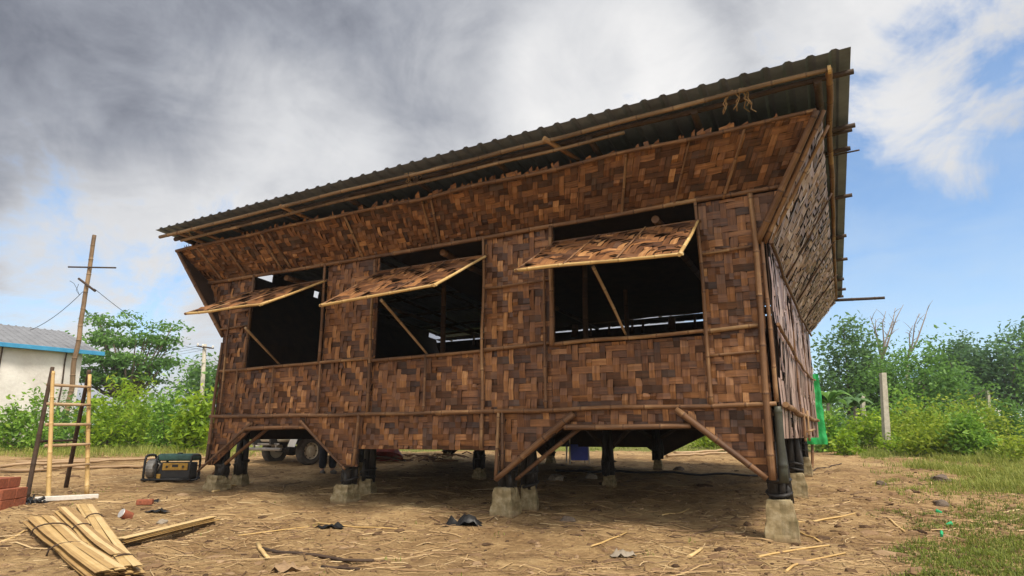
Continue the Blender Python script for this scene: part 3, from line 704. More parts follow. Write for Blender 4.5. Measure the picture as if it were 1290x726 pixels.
def crown_pts(blobs, nclump, per, rng, csize, flat=1.0):
    """clump centres in lobes, then leaves in each clump"""
    vol = np.array([b[1][0]*b[1][1]*b[1][2] for b in blobs]); pr_ = vol/vol.sum(); C = []; T = []
    for _ in range(nclump):
        c, r = blobs[rng.choice(len(blobs), p=pr_)]
        q = rng.normal(size=3); q /= np.linalg.norm(q); q *= rng.uniform(.35, 1.0)**.6
        C.append(np.array(c)+q*np.array(r)); T.append(rng.normal(.46, .17))
    C = np.array(C); T = np.array(T)
    cs = csize*rng.uniform(.5, 1.4, nclump)
    P = np.repeat(C, per, 0) + np.clip(rng.normal(size=(nclump*per, 3)), -1.7, 1.7)*np.repeat(cs, per)[:, None]*np.array([1, 1, flat])
    return C, P, np.repeat(T, per)+rng.normal(0, .14, nclump*per)
def tree(name, label, cat, base, blobs, leaf, size, nclump, per, csize, group=None, trunk=.12, bark='bark', limbs=7, flat=1.0, seed=0, aspect=.45, droop=.3, crown='crown', fork=.35):
    rng = np.random.default_rng(seed+500); random.seed(seed); base = V(base)
    t = thing(name, base, label, cat, group)
    bl = [((base.x+c[0], base.y+c[1], base.z+c[2]), r) for c, r in blobs]
    C, P, T = crown_pts(bl, nclump, per, rng, csize, flat)
    ok = P[:, 2] > base.z+.03
    vs, tn = leaves(P[ok], size, T[ok], rng, droop, aspect)
    leafmesh(crown, vs, tn, L_[leaf], t)
    mb = MB(); top = V(np.mean([b[0] for b in bl], 0)); mid = base.lerp(V((top.x, top.y, top.z)), fork)
    pts = [base-V((0, 0, .1))] + [base.lerp(mid, q)+V((random.uniform(-1, 1), random.uniform(-1, 1), 0))*trunk*.5 for q in (.35, .7)] + [mid]
    mb.tube(pts, [trunk*1.25, trunk, trunk*.9, trunk*.8], 8, .5)
    idx = rng.choice(len(C), min(limbs, len(C)), replace=False)
    for i in idx:
        e = V(C[i]); m2 = mid.lerp(e, .5)+V((0, 0, -.08*(e-mid).length)); mb.tube([mid-V((0, 0, .02)), m2, e], [trunk*.5, trunk*.3, trunk*.1], 6, .5)
    mb.build('trunk' if crown == 'crown' else 'stem', M[bark], t)
    return t
def P_(px, py, f, base):  # offset of a crown lobe from the base
    q = at(px, py, f); return (q.x-base.x, q.y-base.y, q.z-base.z)
def lobes(base, f, items):
    out = []
    for px, py, w, h in items:
        k = f/787.0; out.append((P_(px, py, f+random.uniform(-.4, .4), base), (w*k, w*k*.9, h*k)))
    return out
# left: tall tree in tiers
b = spot(165, 31)
tree('tree', 'tall spreading tree with tiered crown behind the left bushes', 'tree', b,
     lobes(b, 31, [(165, 402, 22, 9), (128, 405, 20, 9), (205, 412, 20, 10), (112, 432, 26, 8), (150, 428, 32, 10), (195, 432, 30, 10), (125, 452, 34, 9), (175, 455, 40, 12), (210, 462, 22, 9), (160, 478, 45, 12), (110, 475, 22, 10)]),
     'tree', .24, 150, 44, .36, trunk=.2, limbs=40, flat=.30, seed=1, fork=.45)
b = spot(262, 46)
tree('tree', 'dark green rounded tree behind the concrete utility pole', 'tree', b, lobes(b, 46, [(262, 480, 26, 20), (285, 488, 25, 22), (240, 492, 16, 14)]), 'tree', .38, 110, 26, .7, trunk=.2, seed=2)
# left: bushes
def bush(px, f, top, halfw, leaf, label, size=.15, ncl=70, per=24, cs=.17, seed=0, group=None, name='bush', aspect=.45, bottom=562, droop=.2):
    b = spot(px, f); k = f/787.0; hz = (zrow(top, f)-b.z); w = halfw*k
    rng = random.Random(seed)
    bl = []
    for q in range(6):
        hh = rng.uniform(.35, .9)*hz; bl.append(((rng.uniform(-.6, .6)*w, rng.uniform(-.5, .5)*w, hh*.55), (w*rng.uniform(.4, .65), w*rng.uniform(.4, .6), hh*.5)))
    bl.append(((0, 0, hz*.62), (w*.5, w*.5, hz*.40))); bl.append(((0, 0, hz*.25), (w*.85, w*.7, hz*.26)))
    return tree(name, label, 'bush', b, bl, leaf, size, ncl, per, cs, group, trunk=.035, limbs=9, seed=seed, aspect=aspect, crown='foliage', fork=.2, droop=droop)
G1 = 'leafy bushes in the row behind the yard at left'
bush(28, 19, 484, 42, 'mid', 'dark leafed bush in front of the white tarpaulin wall', .15, 90, 26, .17, 11, G1)
bush(72, 21, 500, 30, 'tree', 'low green bush between the tarpaulin wall bush and the ladder', .14, 50, 24, .17, 12, G1)
bush(135, 20, 473, 36, 'bright', 'bright green bush directly behind the stepladder', .17, 90, 26, .2, 13, G1, aspect=.35)
bush(172, 22, 474, 36, 'bright', 'fine leafed pale green bush under the tall tiered tree', .13, 110, 26, .2, 14, G1)
bush(212, 21, 480, 30, 'mid', 'mid green bush between the pale bush and the bright bush by the house', .14, 80, 26, .18, 15, G1)
bush(243, 18.5, 484, 31, 'bright', 'bright large leafed bush beside the left end of the house', .21, 80, 22, .17, 16, G1, aspect=.42)
bush(150, 24, 500, 60, 'mid', 'broad dark bush deep behind the ladder bushes', .16, 90, 24, .25, 17, G1)
bush(-40, 20, 488, 45, 'mid', 'bush at the far left edge of the yard', .15, 70, 24, .2, 18, G1)
# banana like plant behind ladder, broad leaves
def banana(px, f, label, n, L, seed, leaf='mid', lean=0.0, tone=.55, group=None, name='banana_plant'):
    rnd = random.Random(seed); b = spot(px, f); t = thing(name, b, label, 'plant', group)
    mb = MB(); mb.tube([b-V((0, 0, .1)), b+V((.02, 0, .5*L)), b+V((.05, .02, .95*L))], [.09, .075, .05], 8, .5); mb.build('stem', M['pale_bark'], t)
    for k in range(n):
        a = rnd.uniform(0, 6.28) if k else 2.6; el = rnd.uniform(.75, 1.4); l = L*rnd.uniform(.75, 1.15); d = V((math.cos(a), math.sin(a), 0)); mb = MB()
        s_ = V((-d.y, d.x, 0)); prev = None; tt = tone+rnd.uniform(-.25, .25)
        for q in range(13):
            u = q/12; p = b+V((.05, .02, .9*L)) + d*(l*u*math.cos(el)*.8+.10*l*u*u) + UP*(l*u*math.sin(el) - .85*l*u**2.4)
            w = L*.12*math.sin(min(1, u*1.15+.03)*math.pi)**.6 if u > .12 else .012
            row = (p+s_*w+UP*(-w*.35), p, p-s_*w+UP*(-w*.35))
            if prev:
                ln = rnd.uniform(-.08, .08)
                mb.face([prev[0], row[0], row[1], prev[1]], tt+ln, .5, None, True); mb.face([prev[1], row[1], row[2], prev[2]], tt-ln, .5, None, True)
            prev = row
        mb.build('leaf', L_[leaf], t)
    return t
banana(108, 22, 'upright banana plant between the bamboo pole and the tall tree', 6, 1.5, 21, 'bright')
# right: trees
GT = 'trees along the right hand thicket'
b = spot(1070, 30)
tree('tree', 'blue green tree with a detached dark top just right of the house', 'tree', b, lobes(b, 30, [(1075, 412, 22, 9), (1058, 424, 18, 8), (1072, 440, 30, 16), (1045, 450, 22, 18), (1090, 465, 30, 22), (1060, 480, 40, 25), (1085, 505, 40, 28)]), 'blue', .24, 200, 30, .34, GT, trunk=.16, limbs=16, seed=31)
b = spot(1150, 28)
tree('tree', 'broad fuzzy mid green tree in the middle of the right thicket', 'tree', b, lobes(b, 28, [(1158, 438, 20, 11), (1176, 428, 12, 6), (1135, 464, 32, 18), (1182, 462, 30, 18), (1150, 480, 55, 28), (1110, 490, 40, 30), (1195, 490, 40, 26), (1155, 515, 60, 25)]), 'tree', .20, 270, 32, .34, GT, trunk=.16, limbs=14, seed=32)
b = spot(1262, 33)
tree('tree', 'dark dense tree at the right edge of the photo', 'tree', b, lobes(b, 33, [(1250, 442, 26, 14), (1280, 432, 20, 12), (1235, 462, 24, 20), (1268, 470, 38, 28), (1245, 495, 34, 26), (1295, 480, 30, 36), (1285, 415, 12, 5), (1300, 420, 14, 8)]), 'dark', .26, 230, 30, .36, GT, trunk=.18, limbs=16, seed=33)
b = spot(1225, 36)
tree('tree', 'dark tree with a long feathery arm reaching right against the sky', 'tree', b, lobes(b, 36, [(1205, 440, 14, 9), (1215, 452, 22, 16), (1195, 458, 26, 18), (1222, 428, 10, 6), (1232, 421, 9, 4), (1242, 416, 8, 3), (1250, 412, 6, 2.5), (1218, 480, 30, 25)]), 'dark', .24, 190, 26, .26, GT, trunk=.15, limbs=22, seed=34)
b = spot(1330, 30)
tree('tree', 'leafy tree cut by the right edge of the photo', 'tree', b, lobes(b, 30, [(1330, 440, 40, 30), (1345, 490, 45, 40), (1310, 480, 22, 26)]), 'tree', .24, 150, 26, .4, GT, trunk=.16, seed=35)
def bare_tree(px, f, items, label, base_py=470):
    b = spot(px, f); t = thing('bare_tree', b, label, 'tree'); mb = MB()
    fork_ = at(px, 455, f); mb.tube([b-V((0, 0, .1)), b.lerp(fork_, .5)+V((.08, 0, 0)), fork_], [.15, .12, .09], 8, .5); mb.build('trunk', M['pale_bark'], t)
    rnd = random.Random(5)
    for i, (ex_, ey_) in enumerate(items):
        mb = MB(); e = at(ex_, ey_, f+rnd.uniform(-1, 1)); m1 = fork_.lerp(e, .4)+RT*rnd.uniform(-.15, .15)-UP*.1; m2 = fork_.lerp(e, .75)+RT*rnd.uniform(-.12, .12)
        mb.tube([fork_, m1, m2, e], [.055, .042, .028, .012], 6, .5)
        for k in range(5):
            s_ = m1.lerp(e, rnd.uniform(.1, .9)); q = s_+RT*rnd.uniform(-.5, .5)+UP*rnd.uniform(.1, .6)+FW*rnd.uniform(-.3, .3); mb.tube([s_, s_.lerp(q, .5)+UP*.05, q], [.018, .012, .006], 4, .5)
        mb.build('branch', M['pale_bark'], t)
bare_tree(1110, 33, [(1096, 398), (1103, 402), (1116, 392), (1128, 388), (1138, 384), (1124, 410)], 'leafless grey tree with forked upright branches against the sky')
bare_tree(1142, 35, [(1170, 385), (1158, 395), (1150, 410)], 'thin leafless tree leaning right with a long bare twig')
# right: bushes and plants
G2 = 'bushes at the edge of the yard at right'
bush(1150, 19.5, 506, 52, 'yellow', 'yellow green sprawling bush right of the tall concrete post', .13, 130, 26, .2, 41, G2)
bush(1185, 17, 532, 42, 'yellow', 'low bright green bush in front of the yellow green bush', .13, 90, 26, .17, 42, G2)
bush(1217, 16.2, 514, 31, 'mid', 'dark green rounded bush standing out in front of the thicket', .13, 110, 28, .15, 43, G2)
bush(1283, 22, 505, 36, 'tree', 'tall dark bush near the right edge behind the white sign', .16, 90, 24, .2, 44, G2)
bush(1265, 25, 512, 50, 'yellow', 'tall yellowish weeds beside the little white sign', .13, 110, 22, .28, 45, G2)
bush(1150, 23, 490, 70, 'mid', 'wide green shrub mass below the broad fuzzy tree', .15, 150, 26, .28, 46, G2)
bush(1225, 22, 500, 52, 'yellow', 'light green shrub behind the dark rounded bush', .14, 110, 26, .24, 47, G2)
bush(1292, 15, 556, 44, 'yellow', 'bright low bush cut by the right edge of the photo', .12, 90, 24, .16, 48, G2)
bush(1066, 17.2, 536, 15, 'bright', 'small bright plant on the bank beside the green tarp', .15, 26, 16, .11, 49, G2)
bush(1135, 18.4, 552, 30, 'bright', 'low green weeds at the foot of the tall concrete post', .11, 60, 22, .12, 50, G2)
bush(895, 22, 538, 34, 'yellow', 'pale leafed bush seen beneath the house through the right bay', .14, 80, 24, .2, 51)
bush(1050, 24, 500, 40, 'blue', 'shaded shrub behind the banana plants', .16, 80, 24, .25, 52, G2)
bush(1044, 18.6, 520, 22, 'mid', 'small leafy bush at the foot of the banana plant by the tarp', .15, 50, 22, .16, 53, G2); bush(1088, 20, 515, 24, 'bright', 'light leafy bush between the banana plants and the concrete post', .14, 55, 22, .16, 54, G2)
GB = 'banana plants behind the green tarp'
banana(1046, 19, 'banana plant with long arching leaves just right of the green tarp', 15, 1.5, 61, 'tree', tone=.6, group=GB)
banana(1080, 22, 'taller banana plant left of the concrete post', 14, 1.5, 62, 'blue', tone=.6, group=GB)
banana(1094, 20.5, 'small yellowed banana plant beside the tall concrete post', 6, .8, 63, 'yellow', tone=.65, group=GB)
# far vegetation
def far_wood():
    rng = np.random.default_rng(77); P = []; T = []
    for k in range(420):
        px = rng.uniform(-900, 2100); f = rng.uniform(60, 85); q = spot(px, f); h = rng.uniform(2.5, 5.0)+1.5*noise.noise(V((px*.01, 0, 0))); m_ = 26
        c = np.array([q.x, q.y, q.z+h*.5]); P.append(c+rng.normal(size=(m_, 3))*np.array([1.6, 1.6, h*.33])); T.append(np.full(m_, rng.normal(.45, .15))+rng.normal(0, .12, m_))
    P = np.concatenate(P); T = np.concatenate(T); ok = P[:, 2] > .3
    vs, tn = leaves(P[ok], .9, T[ok], rng, .1, .6)
    tag(leafmesh('far_wood', vs, tn, L_['tree'], None), 'far line of low green trees on the horizon', 'trees', kind='stuff')
far_wood()

# ------------------------------------------------------------------ grass and ground litter (uncountable)
def grass():
    rng = np.random.default_rng(5); rnd = random.Random(5); V_ = []; F_ = []; T_ = []
    def blade(p, h, w, lean, tone):
        a = rnd.uniform(0, 6.28); d = V((math.cos(a), math.sin(a), 0)); s_ = V((-d.y, d.x, 0))*w; i = len(V_)
        m_ = p+d*lean*h*.35+UP*h*.6; t = p+d*lean*h+UP*h*(1-.25*lean)
        V_.extend([p-s_, p+s_, m_+s_*.7, m_-s_*.7, t]); F_.append((i, i+1, i+2, i+3)); T_.append(tone); F_.append((i+3, i+2, i+4)); T_.append(tone+.08)
    def tuft(x, y, h, n, sp, tone):
        for k in range(n):
            q = V((x+rnd.gauss(0, sp), y+rnd.gauss(0, sp), 0)); q.z = gh(q.x, q.y)-.01; blade(q, h*rnd.uniform(.5, 1.2), .004+.0035*h/.2*rnd.random(), rnd.uniform(.2, 1.1), tone+rnd.gauss(0, .14))
    c = 0
    while c < 2600:   # right hand rough ground
        x = rnd.uniform(1.2, 9); y = rnd.uniform(-3, 14)
        f = (V((x, y, 0))-V((CAM.x, CAM.y, 0))).dot(FW)
        if f < 3.0: continue
        gq = grassiness(x, y)+.9*noise.noise(V((x*.9, y*.9, 4)))
        if gq < rnd.uniform(.25, .95): continue
        tuft(x, y, rnd.uniform(.03, .085) if f < 13 else rnd.uniform(.06, .2), 7, .05, rnd.gauss(.42, .15)); c += 1
    for k in range(5200):  # weedy slope in the right foreground
        px = rnd.uniform(1100, 1330); py = rnd.uniform(578, 740); q = ground(px, py)
        if noise.noise(V((q.x*1.1, q.y*1.1, 4)))+.6*noise.noise(V((q.x*3, q.y*3, 9))) < .42-(px-1080)/250+.16*(py > 700)-.5*noise.noise(V((q.x*6, q.y*6, 2))): continue
        tuft(q.x, q.y, rnd.uniform(.025, .07)*(1.7 if py < 625 else 1), 7, .05, rnd.gauss(.30 if py > 625 else .55, .17))
    for k in range(2100):
        px = rnd.uniform(1135, 1330); f = rnd.uniform(9.5, 16); q = spot(px, f)
        if noise.noise(V((q.x*.7, q.y*.7, 14)))*1.4 < .62-(px-1120)/150-(f-11)*.06: continue
        tuft(q.x, q.y, rnd.uniform(.08, .24), 9, .10, rnd.gauss(.62, .14))
    for k in range(1700):  # tall grass meadow at right back
        px = rnd.uniform(1060, 1420); f = rnd.uniform(14.5, 30)
        if px < 1230 and f < 17: continue
        q = spot(px, f); tuft(q.x, q.y, rnd.uniform(.2, .5) if px > 1210 else rnd.uniform(.1, .3), 9, .14, rnd.gauss(.6, .15))
    for k in range(2600):  # strip beyond the yard, seen left and beneath the house
        px = rnd.uniform(-120, 1000); f = rnd.uniform(18, 34); q = spot(px, f)
        if grassiness(q.x, q.y) < rnd.random()*.8: continue
        tuft(q.x, q.y, rnd.uniform(.06, .22), 8, .14, rnd.gauss(.6, .16))
    for k in range(1500):  # rank grass in front of the left bushes
        px = rnd.uniform(-120, 320); f = rnd.uniform(16.6, 22); q = spot(px, f); tuft(q.x, q.y, rnd.uniform(.08, .28), 8, .14, rnd.gauss(.68, .14))
    for k in range(60):   # stray weeds in the yard
        x = rnd.uniform(-11, 2); y = rnd.uniform(-4, 0); tuft(x, y, rnd.uniform(.03, .06), 8, .05, .4)
    # clumps catching the eye at right
    for px, py, n in ((1178, 606, 14), (1240, 700, 26), (1225, 640, 14), (1268, 655, 16), (1215, 715, 18), (1285, 690, 18), (1262, 620, 12), (1190, 615, 8)):
        q = ground(px, py)
        for k in range(n): tuft(q.x+rnd.gauss(0, .16), q.y+rnd.gauss(0, .16), rnd.uniform(.04, .10), 9, .045, rnd.gauss(.36, .12))
    mb = MB(); mb.raw(V_, F_, [max(0, min(1, t)) for t in T_]); tag(mb.build('grass', L_['grass']), 'short rough grass and weeds on the bare ground', 'grass', kind='stuff')
grass()
def litter():
    rnd = random.Random(9); mb = MB(); N = 0
    while N < 8000:
        px = rnd.uniform(-60, 1350); py = 726-168*rnd.random()**.85
        if py < 560: continue
        q = ground(px, py)
        dn = noise.noise(V((q.x*.7, q.y*.7, 6)))+.35
        if rnd.random() > .35+dn: continue
        f = (q-CAM).dot(FW); N += 1
        L = min(.75, rnd.lognormvariate(-2.4, .8)); w = rnd.uniform(.0016, .0055)*(1+L*1.8)*(1.15 if f > 6.5 else .75); a = rnd.gauss(AZ+math.pi*.0, .75) if rnd.random() < .65 else rnd.uniform(0, 3.14)
        d = V((math.cos(a), math.sin(a), 0)); s_ = V((-d.y, d.x, 0)); bend = rnd.gauss(0, .055); n = 3 if L > .12 else 2
        tone = max(0, min(1, rnd.gauss(.48, .25))); g = rnd.random(); prev = None
        for k in range(n+1):
            u = k/n-.5; p = q + d*u*L + s_*bend*L*(u*u*4-.5); p.z = gh(p.x, p.y)+.004+rnd.uniform(0, .008)
            row = (p+s_*w, p+UP*w*.8, p-s_*w)
            if prev: mb.face([prev[0], row[0], row[1], prev[1]], tone, g, [(0, 0), (L/n, 0), (L/n, w), (0, w)]); mb.face([prev[1], row[1], row[2], prev[2]], tone, g, [(0, 0), (L/n, 0), (L/n, w), (0, w)])
            prev = row
    tag(mb.build('straw_litter', M['straw']), 'scattered bamboo slivers and straw on the earth', 'straw', kind='stuff')
    mb = MB(); rnd = random.Random(19)
    ico = [V(p).normalized() for p in ((0, 1, 1.618), (0, -1, 1.618), (0, 1, -1.618), (0, -1, -1.618), (1, 1.618, 0), (-1, 1.618, 0), (1, -1.618, 0), (-1, -1.618, 0), (1.618, 0, 1), (-1.618, 0, 1), (1.618, 0, -1), (-1.618, 0, -1))]
    tri = [(0, 1, 8), (0, 8, 4), (0, 4, 5), (0, 5, 9), (0, 9, 1), (1, 6, 8), (8, 6, 10), (8, 10, 4), (4, 10, 2), (4, 2, 5), (5, 2, 11), (5, 11, 9), (9, 11, 7), (9, 7, 1), (1, 7, 6), (3, 6, 7), (3, 10, 6), (3, 2, 10), (3, 11, 2), (3, 7, 11)]
    for k in range(7000):
        px = rnd.uniform(-60, 1350) if k < 4800 else rnd.uniform(880, 1320); py = 726-165*rnd.random()**.9
        q = ground(px, max(562, py)); r = min(.07, rnd.lognormvariate(-4.5, .7)); sq = V((rnd.uniform(.6, 2.2), rnd.uniform(.6, 1.2), rnd.uniform(.3, .7))); R = Matrix.Rotation(rnd.uniform(0, 6), 3, 'Z')
        pts = [q + R @ V((v.x*sq.x, v.y*sq.y, v.z*sq.z))*r*rnd.uniform(.75, 1.2) for v in ico]
        mb.raw(pts, tri, [max(0, min(1, rnd.gauss(.40, .26)))]*20)
    tag(mb.build('earth_clods', M['clod']), 'small clods of earth and bark chips strewn over the yard', 'clods', kind='stuff')
litter()

# ------------------------------------------------------------------ things in the yard
def ladder():
    A, B = ground(61, 630), ground(109, 624); tA, tB = at(66, 473, 9.05), at(112, 477, 9.5)
    rA, rB = ground(33, 631), ground(83, 612)
    t = thing('stepladder', (A+B)/2, 'bamboo stepladder with dark rear legs standing at the left of the yard', 'ladder')
    for p, q in ((A, tA), (B, tB)): mb = MB(); mb.bamboo(p-UP*.02, q+UP*.06, .030, .72, wob=.003); mb.build('rail', M['pale'], t)
    for p, q, in ((rA, tA), (rB, tB)): mb = MB(); mb.bamboo(p-UP*.02, q+UP*.12+RT*-.02, .032, .3, wob=.004); mb.build('rear_leg', M['darkwood'], t)
    for k, u in enumerate((.25, .42, .59, .76, .92)):
        mb = MB(); mb.bamboo(A.lerp(tA, u)-RT*.06-FW*.03, B.lerp(tB, u)+RT*.06-FW*.03, .022, .7, wob=.002); mb.build('rung', M['wood'], t)
    mb = MB(); mb.bamboo(rA.lerp(tA, .45), rB.lerp(tB, .45), .018, .4); mb.build('rear_rung', M['darkwood'], t)
    # pale plank at its feet
    c0, c1 = ground(47, 632), ground(127, 626); c0 = c0-FW*.06; c1 = c1-FW*.06; d = (c1-c0); L = d.length; ang = math.atan2(d.y, d.x)
    mb = MB(); mb.rbox((c0+c1)/2+UP*.04, (L, .09, .06), .006, Matrix.Rotation(ang, 3, 'Z'), .9)
    tag(mb.build('plank', M['white_paint']), 'pale whitewashed plank lying against the feet of the stepladder', 'plank')
ladder()
def bricks():
    b = ground(14, 642); R0 = AZ+.12; proto = None
    e1 = V((math.cos(R0), math.sin(R0), 0)); e2 = V((-e1.y, e1.x, 0)); n = 0
    names = {0: 'bottom', 1: 'middle', 2: 'top'}; cn = ['rightmost', 'second from right', 'third from right', 'fourth from right']
    for lv, cols, rows in ((0, 4, 2), (1, 4, 2), (2, 3, 2)):
        for i in range(cols):
            for j in range(rows):
                if proto is None:
                    mb = MB(); mb.rbox((0, 0, .065), (.145, .24, .128), .008); proto = mb.build('brick', M['brick']); o = proto
                else: o = proto.copy(); COL.objects.link(o)
                p = b + e1*(-.13 - i*.152 - (.11 if lv == 2 else .0)) + e2*(j*.25); p.z = gbase(b.x, b.y)-.015+lv*.1315
                o.location = p; o.rotation_euler = (0, 0, R0+random.uniform(-.06, .06))
                tag(o, f'red clay brick, {cn[i]} in the {names[lv]} course of the stack' + ('' if j == 0 else ', rear row'), 'brick', 'red bricks stacked at the left edge')
random.seed(3); bricks()
mb = MB(); c = ground(38, 634)
for k in range(14):
    a = c+RT*random.uniform(-.18, .12)+FW*random.uniform(-.08, .08); pts = [a]
    for q in range(4): a = a+RT*random.uniform(-.1, .08)+FW*random.uniform(-.05, .05)+UP*random.uniform(-.015, .04); a.z = max(a.z, gh(a.x, a.y)+.01); pts.append(a)
    mb.tube(pts, random.uniform(.012, .03), 6, .5)
tag(mb.build('plastic_scrap', M['black']), 'crumpled black plastic heap at the left foot of the stepladder', 'plastic scrap')

def generator():
    c = ground(215, 607); a = AZ+.10; R = Matrix.Rotation(a, 3, 'Z'); t = thing('generator', c, 'black and teal portable generator with a yellow side panel', 'generator')
    W, D, H = .96, .5, .52; K_ = .80
    g = lambda x, y, z: c + R @ V((x, y, z))
    def frame(x):
        mb = MB(); pts = []
        for q in np.linspace(0, 2*math.pi, 25):
            cx_, cz = math.cos(q), math.sin(q); s_ = lambda v: math.copysign(abs(v)**.45, v); pts.append(g(x, s_(cx_)*D/2, H/2+s_(cz)*H*.46))
        mb.tube(pts, .024, 8, .5, caps=False); mb.build('frame_hoop', M['black'], t)
    for x in (-W/2+.03, -W/2+.26, W/2-.03): frame(x)
    for y in (-D/2, D/2):
        mb = MB(); mb.tube([g(-W/2, y, .05), g(W/2, y, .05)], .022, 8); mb.build('frame_bar', M['black'], t)
    mb = MB(); mb.rbox(g(.12, 0, .455), (.70, .46, .13), .045, R, .5, 3); mb.build('fuel_tank', M['teal'], t)
    mb = MB(); mb.lathe(g(.12, 0, .51), [(.06, 0), (.05, .03), (0, .035)], 14); mb.build('fuel_cap', M['black'], t)
    mb = MB(); mb.rbox(g(.10, 0, .21), (.66, .40, .30), .02, R); mb.build('engine_block', M['black'], t)
    mb = MB(); mb.rbox(g(.14, -.212, .285), (.50, .02, .135), .008, R); pn = mb.build('control_panel', M['yellow'], t)
    mb = MB()
    for x in (-.02, .30): mb.lathe(g(x, -.223, .285), [(.022, 0), (.022, .012), (0, .014)], 10, R @ V((0, -1, 0)))
    mb.box(g(.14, -.2235, .30), (.12, .004, .05), R); mb.build('socket', M['black'], pn)
    mb = MB(); mb.lathe(g(-.38, 0, .24), [(0, -.09), (.17, -.09), (.185, -.06), (.185, .06), (.15, .1), (0, .1)], 20, R @ V((1, 0, 0))); mb.build('alternator', M['steel'], t)
    mb = MB()
    for k in range(10): mb.box(g(-.487, .0, .11+k*.028), (.012, .26, .012), R)
    mb.build('grille', M['black'], t)
    mb = MB(); mb.rbox(g(-.18, -.2, .10), (.10, .06, .10), .01, R); mb.build('air_filter', M['yellow'], t)
    mb = MB(); mb.tube([g(-.30, -.19, .30), g(-.24, -.22, .36), g(-.16, -.22, .33), g(-.2, -.2, .22)], .018, 6); mb.build('hose', M['steel'], t)
generator()
for o in bpy.data.objects:
    if o.name == 'generator': o.scale = (.84, .84, .9)
def slat_bundle(name, ends, n, wid, label, seed, tie=(.75,), fan=1.0):
    rnd = random.Random(seed); A, B = ends; A = V(A); B = V(B); d = (B-A).normalized(); s_ = V((-d.y, d.x, 0)).normalized(); L = (B-A).length
    t = thing(name, A.lerp(B, .5), label, 'bamboo', 'bundles of split bamboo on the ground')
    m1 = MB()
    for k in range(n):
        off = (rnd.random()-.5); lay = rnd.randint(0, 3); l0 = rnd.uniform(-.02, .10)*L*.5; l1 = rnd.uniform(-.0, .03)*L
        pts = []
        w = rnd.uniform(.022, .044); tone = max(.2, min(.95, rnd.gauss(.66, .17))); g = rnd.random()*.75; prev = None; ph = rnd.random()*6
        for q in range(11):
            u = q/10; spread = wid*(1+fan*(1-u)**2*1.0)*(1-.25*math.exp(-((u-tie[0])/.12)**2))
            p = A + d*(l0+(L-l0-l1)*u) + s_*(off*spread + .004*math.sin(ph+u*4)); p.z = gbase(p.x, p.y)+.025+lay*.012 + .03*(1-(2*off)**2)
            row = (p+s_*w, p+UP*.003, p-s_*w)
            if prev:
                for a_, b_ in ((0, 1), (1, 2)): m1.face([prev[a_], row[a_], row[b_], prev[b_]], tone, g, [(u*L, 0), (u*L+.1*L, 0), (u*L+.1*L, w), (u*L, w)])
                m1.face([prev[2]-UP*.006, row[2]-UP*.006, row[0]-UP*.006, prev[0]-UP*.006], tone-.2, g)
            prev = row
    m1.build('split_slats', M['pale'], t)
    for u in tie:
        c = A+d*L*u; mb = MB(); hw = wid*.60+.01; pts = []
        for q in np.linspace(0, math.pi, 9): p = c+s_*hw*math.cos(q); p.z = gh(c.x, c.y)+.005+.10*math.sin(q)**.6; pts.append(p)
        mb.tube(pts, .008, 6, .25); mb.build('tie', M['darkwood'], t)
def G_(px, py): return ground(px, py)
slat_bundle('bamboo_bundle', (G_(48, 660), G_(138, 736)), 24, .25, 'thick tied bundle of split bamboo, leftmost in the foreground', 1, (.55, .25), .25)
slat_bundle('bamboo_bundle', (G_(78, 648), G_(150, 715)), 11, .14, 'middle bundle of grey tan split bamboo lying between two others', 2, (.45,), .25)
slat_bundle('bamboo_bundle', (G_(106, 642), G_(166, 730)), 11, .13, 'straight right hand bundle of golden split bamboo by the tin lid', 3, (.88, .3), .1)
slat_bundle('bamboo_bundle', (G_(268, 661), G_(148, 692)), 9, .10, 'flat sheaf of bright yellow bamboo slats pointing right', 4, (.3,), .3)
def stick(a, b, r, tone, label, mat='pale', lift=.0, name='bamboo_stick', cat='stick', bend=.0, group='loose bamboo sticks lying on the ground', mids=4):
    A, B = ground(*a) if len(a) == 2 else V(a), ground(*b) if len(b) == 2 else V(b); pts = []; s_ = V((-(B-A).y, (B-A).x, 0))
    n = max(mids, int((B-A).length/.25))
    for k in range(n+1):
        u = k/n; p = A.lerp(B, u)+s_*bend*4*u*(1-u); p.z = max(gh(p.x, p.y)+r*.8, 0) + lift*u; pts.append(p)
    mb = MB(); mb.tube(pts, [r*(1-.25*k/n) for k in range(n+1)], 7, [tone+.08*noise.noise(V((k*1.7, r*90, 0))) for k in range(n+1)], ovals=.7)
    return tag(mb.build(name, M[mat]), label, cat, group)
stick((268, 621), (318, 607), .022, .8, 'pale bamboo stick leaning out from the footing by the generator')
stick((300, 676), (400, 662), .010, .7, 'thin straw coloured cane in front of the middle left of the house')
stick((398, 660), (500, 668), .012, .7, 'long thin cane left of the black plastic scrap', bend=.05)
stick((330, 693), (470, 712), .022, .25, 'dark curved stick lying in the centre left foreground', 'darkwood', bend=-.06)
stick((405, 716), (452, 724), .016, .22, 'short dark bent twig at the bottom edge left of centre', 'darkwood', bend=.1)
stick((325, 688), (337, 707), .022, .85, 'short bright bamboo splinter standing out in the left foreground')
stick((1000, 658), (1078, 652), .016, .72, 'pale straight stick right of the near corner footing')
stick((1118, 655), (1140, 672), .014, .7, 'short pale stick near the green plastic cups')
stick((955, 702), (1045, 690), .014, .68, 'pale bent strip in the foreground below the near corner footing', bend=.08)
stick((990, 720), (1065, 700), .013, .62, 'curving fibre strip at the bottom right of the near footing', bend=.1)
stick((1000, 668), (1035, 684), .013, .65, 'pale splinter leading right from the base of the near footing')
stick((835, 650), (868, 640), .012, .75, 'light splinter in the shade edge left of the near footing')
stick((1010, 597), (1060, 585), .018, .3, 'dark stick on the ground beyond the right side footings', 'darkwood')
